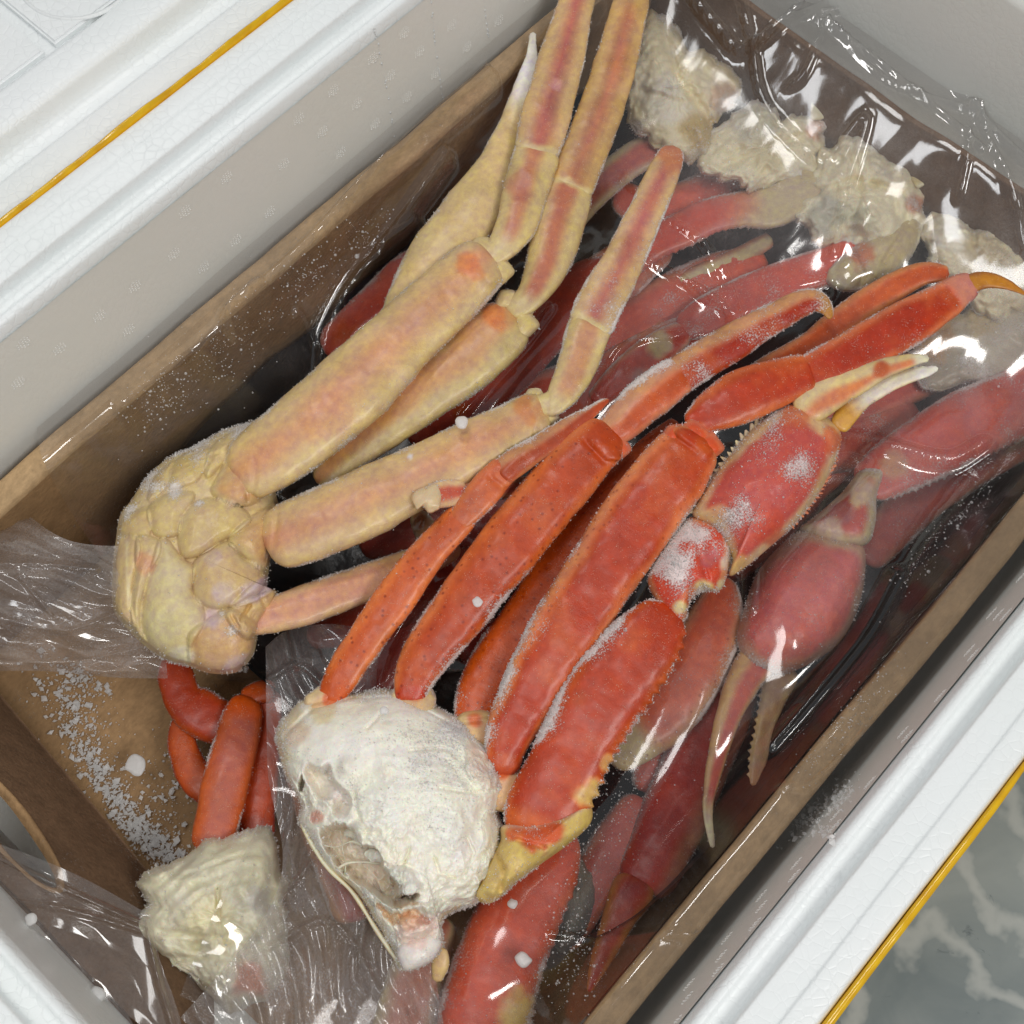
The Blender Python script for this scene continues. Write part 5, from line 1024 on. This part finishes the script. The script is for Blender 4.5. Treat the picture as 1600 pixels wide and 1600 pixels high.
# droplets and ice specks trapped on the film
def drops(spots, n, label_parent):
    Vd, Fd = [], []; r = np.random.default_rng(3)
    pts = []
    for (x, y, rx, ry, ang, cnt) in spots:
        u = r.normal(0, .5, (cnt, 2)); ca, sa = math.cos(ang), math.sin(ang)
        for a, b in u: pts.append((x + a * rx * ca - b * ry * sa, y + a * rx * sa + b * ry * ca))
    H, Wd = bpx.shape; fx, fy = bpx.ravel(), bpy_.ravel(); Vf = BVV.reshape(-1, 3); qx, qy = proj(Vf)
    sel = np.arange(0, len(fx), 1)
    k = 0
    for (x, y) in pts:
        d = (qx - x) ** 2 + (qy - y) ** 2; i = int(np.argmin(d))
        if d[i] > 60: continue
        ii, jj = divmod(i, Wd); ii = min(max(ii, 1), H - 2); jj = min(max(jj, 1), Wd - 2); ua, ub = r.uniform(-.5, .5, 2)
        c = BVV[ii, jj] + (BVV[ii + 1, jj] - BVV[ii, jj]) * ua * 1.6 + (BVV[ii, jj + 1] - BVV[ii, jj]) * ub * 1.6 + [0, 0, .0002]; rad = .00016 + .00016 * r.lognormal(0, .6)
        b0 = len(Vd)
        for ring, (rr_, hh) in enumerate(((1, 0), (.86, .5), (.5, .86))):
            for q in range(7): a = q * 2 * math.pi / 7; Vd.append((c[0] + rad * rr_ * math.cos(a), c[1] + rad * rr_ * math.sin(a), c[2] + rad * hh))
        Vd.append((c[0], c[1], c[2] + rad))
        for ring in (0, 1):
            for q in range(7): q2 = (q + 1) % 7; Fd += [(b0 + ring * 7 + q, b0 + ring * 7 + q2, b0 + ring * 7 + 7 + q2), (b0 + ring * 7 + q, b0 + ring * 7 + 7 + q2, b0 + ring * 7 + 7 + q)]
        for q in range(7): Fd.append((b0 + 14 + q, b0 + 14 + (q + 1) % 7, b0 + 21))
    o = link('droplets', mesh_np('droplets', Vd, Fd, True), DROP, big); o['kind'] = 'stuff'
drops([(330, 560, 150, 60, -.7, 260), (480, 430, 80, 28, -.8, 130), (570, 370, 60, 22, -.8, 80), (250, 620, 60, 40, -.7, 130), (930, 1300, 60, 120, .5, 200), (890, 1480, 50, 90, .2, 240), (1000, 1200, 60, 60, 0, 120),
       (1330, 1120, 120, 26, -.85, 160), (1480, 830, 120, 26, -.85, 160), (1130, 250, 60, 60, 0, 90), (1500, 560, 60, 60, 0, 80)], 0, big)

bl = thing('crab_fragment', tuple(unproj(700, 775, .01)), "short broken piece of crab, red and cream, between pale and orange legs", 'crab piece')
tube('shell', bl, [(664, 780, 30), (690, 772, 42), (730, 766, 38)], .014, .006, core=lin((200, 92, 72)), edge=lin((222, 186, 138)), cw=.42, seed=84, frost=.4, caps=(.2, .3))
tube('shell', bl, [(722, 768, 36), (770, 762, 40), (820, 764, 38), (870, 774, 30)], .004, -.012, core=lin((200, 96, 72)), edge=lin((214, 150, 104)), cw=.5, seed=87, frost=.3, caps=(.3, .5))
pillow('torn_end', bl, [(646, 774), (662, 762), (682, 756), (692, 776), (686, 796), (670, 800), (662, 790), (652, 794)], .012, .004, rag=.2, col=lin((222, 196, 156)), seed=85, frost=.3, mat=FLESH, rough=.0016)
# ================================================================= ICE
def chunk(px, py, z, size, label, name='ice_chunk', seed=0, n=3, flat=.6, mat=None):
    o_ = []
    for k in range(11):
        a = 2 * math.pi * k / 11; r = size * (.82 + .3 * random.Random(seed * 31 + k).random()); o_.append((px + r * math.cos(a), py + r * math.sin(a)))
    me_o = pillow(name, None, o_, z, size * .00033 * flat, p=2.5, rag=.07, col=lin((238, 240, 242)), seed=seed + 300, rough=.0006, nr=16, no=48, mat=mat or ICE, nfrost=0)
    prop(me_o, label, 'ice', 'loose bits of ice'); return me_o
chunk(722, 660, .006 + .012, 11, "small white lump of ice on the frosted upper edge of the third pale leg", seed=1)
chunk(817, 1500, ZL + .030, 13, "white chip of ice on the bag over the broad red leg at bottom centre", seed=2)
chunk(800, 1412, ZL + .034, 8, "tiny white bit of ice just below the yellow claw base", seed=3)
chunk(600, 1110, .014, 7, "small white fleck on the top of the broken white body", seed=4)
chunk(746, 940, .022, 9, "flat clear flake of ice on the second orange leg", seed=5, flat=.3)
chunk(212, 1196, -.096, 17, "white lump of ice on the cardboard in the lower left", seed=6, flat=.25)
chunk(150, 1555, .012, 15, "flat ice flake beside the wavy cardboard edge near the lower left corner", seed=8)
chunk(48, 1437, .02, 10, "little ice flake on the lower left cardboard edge, higher of the two there", seed=9)
# crumbly frost on the cardboard floor and on the right-hand foam wall
def frost_field(name, spots, zf, label, size=.0009, seed=0, parent=None):
    r = np.random.default_rng(seed); P, Nn = [], []
    for (x, y, rx, ry, ang, cnt) in spots:
        u = r.normal(0, .5, (cnt, 2)); ca, sa = math.cos(ang), math.sin(ang)
        qx = x + u[:, 0] * rx * ca - u[:, 1] * ry * sa; qy = y + u[:, 0] * rx * sa + u[:, 1] * ry * ca
        P.append(zf(qx, qy))
    P = np.vstack(P); n = len(P); s = (size * .42 * np.minimum(r.lognormal(0, .75, n), 6))[:, None]
    a = r.normal(0, 1, (n, 3)); a /= np.linalg.norm(a, axis=1)[:, None]; b = np.cross(a, r.normal(0, 1, (n, 3))); b /= np.linalg.norm(b, axis=1)[:, None]; c = np.cross(a, b); a, b, c = a * [1, 1, .4], b * [1, 1, .4], c * [1, 1, .4]
    Vx = np.stack([P + a * s, P + b * s * .8, P + c * s * .7, P - (b + c) * s * .6, P - a * s], 1).reshape(-1, 3)
    f = np.array([[0, 1, 2], [0, 2, 3], [0, 3, 1], [4, 2, 1], [4, 3, 2], [4, 1, 3]])
    o = link(name, mesh_np(name, Vx, (np.arange(n)[:, None, None] * 5 + f[None]).reshape(-1, 3), False), ICE, parent)
    return prop(o, label, 'frost', None, 'stuff')
frost_field('scattered_frost', [(120, 1110, 90, 34, .9, 500), (170, 1230, 150, 20, .95, 1100), (235, 1310, 80, 26, .8, 900), (250, 1250, 130, 90, .5, 500), (50, 1180, 50, 40, .5, 60), (130, 1060, 50, 20, .6, 300)],
            lambda x, y: unproj(x, y, np.full(x.shape, ZF + .002)) , "powdery frost scattered over the cardboard in the lower left", seed=4, size=.0012)
def right_wall(x, y):
    r = R[:, 0] * ((x - 800) / F)[:, None] + R[:, 1] * ((y - 800) / F)[:, None] + R[:, 2]
    # plane of the right inner wall
    p0 = np.array([0, -.2143 + .0008, ZD - .0065]); d = np.array([0, .010, -(ZD - .0065 + .139)]); nn = np.cross([1, 0, 0], d); nn /= np.linalg.norm(nn)
    t = ((p0 - CAM) @ nn) / (r @ nn); return CAM + r * t[:, None]
frost_field('scattered_frost', [(1270, 1270, 60, 18, -.8, 260), (1310, 1245, 34, 16, -.8, 180), (1290, 1300, 20, 14, 0, 60)], right_wall, "scraped white frost on the right inner foam wall", seed=6, size=.0011)
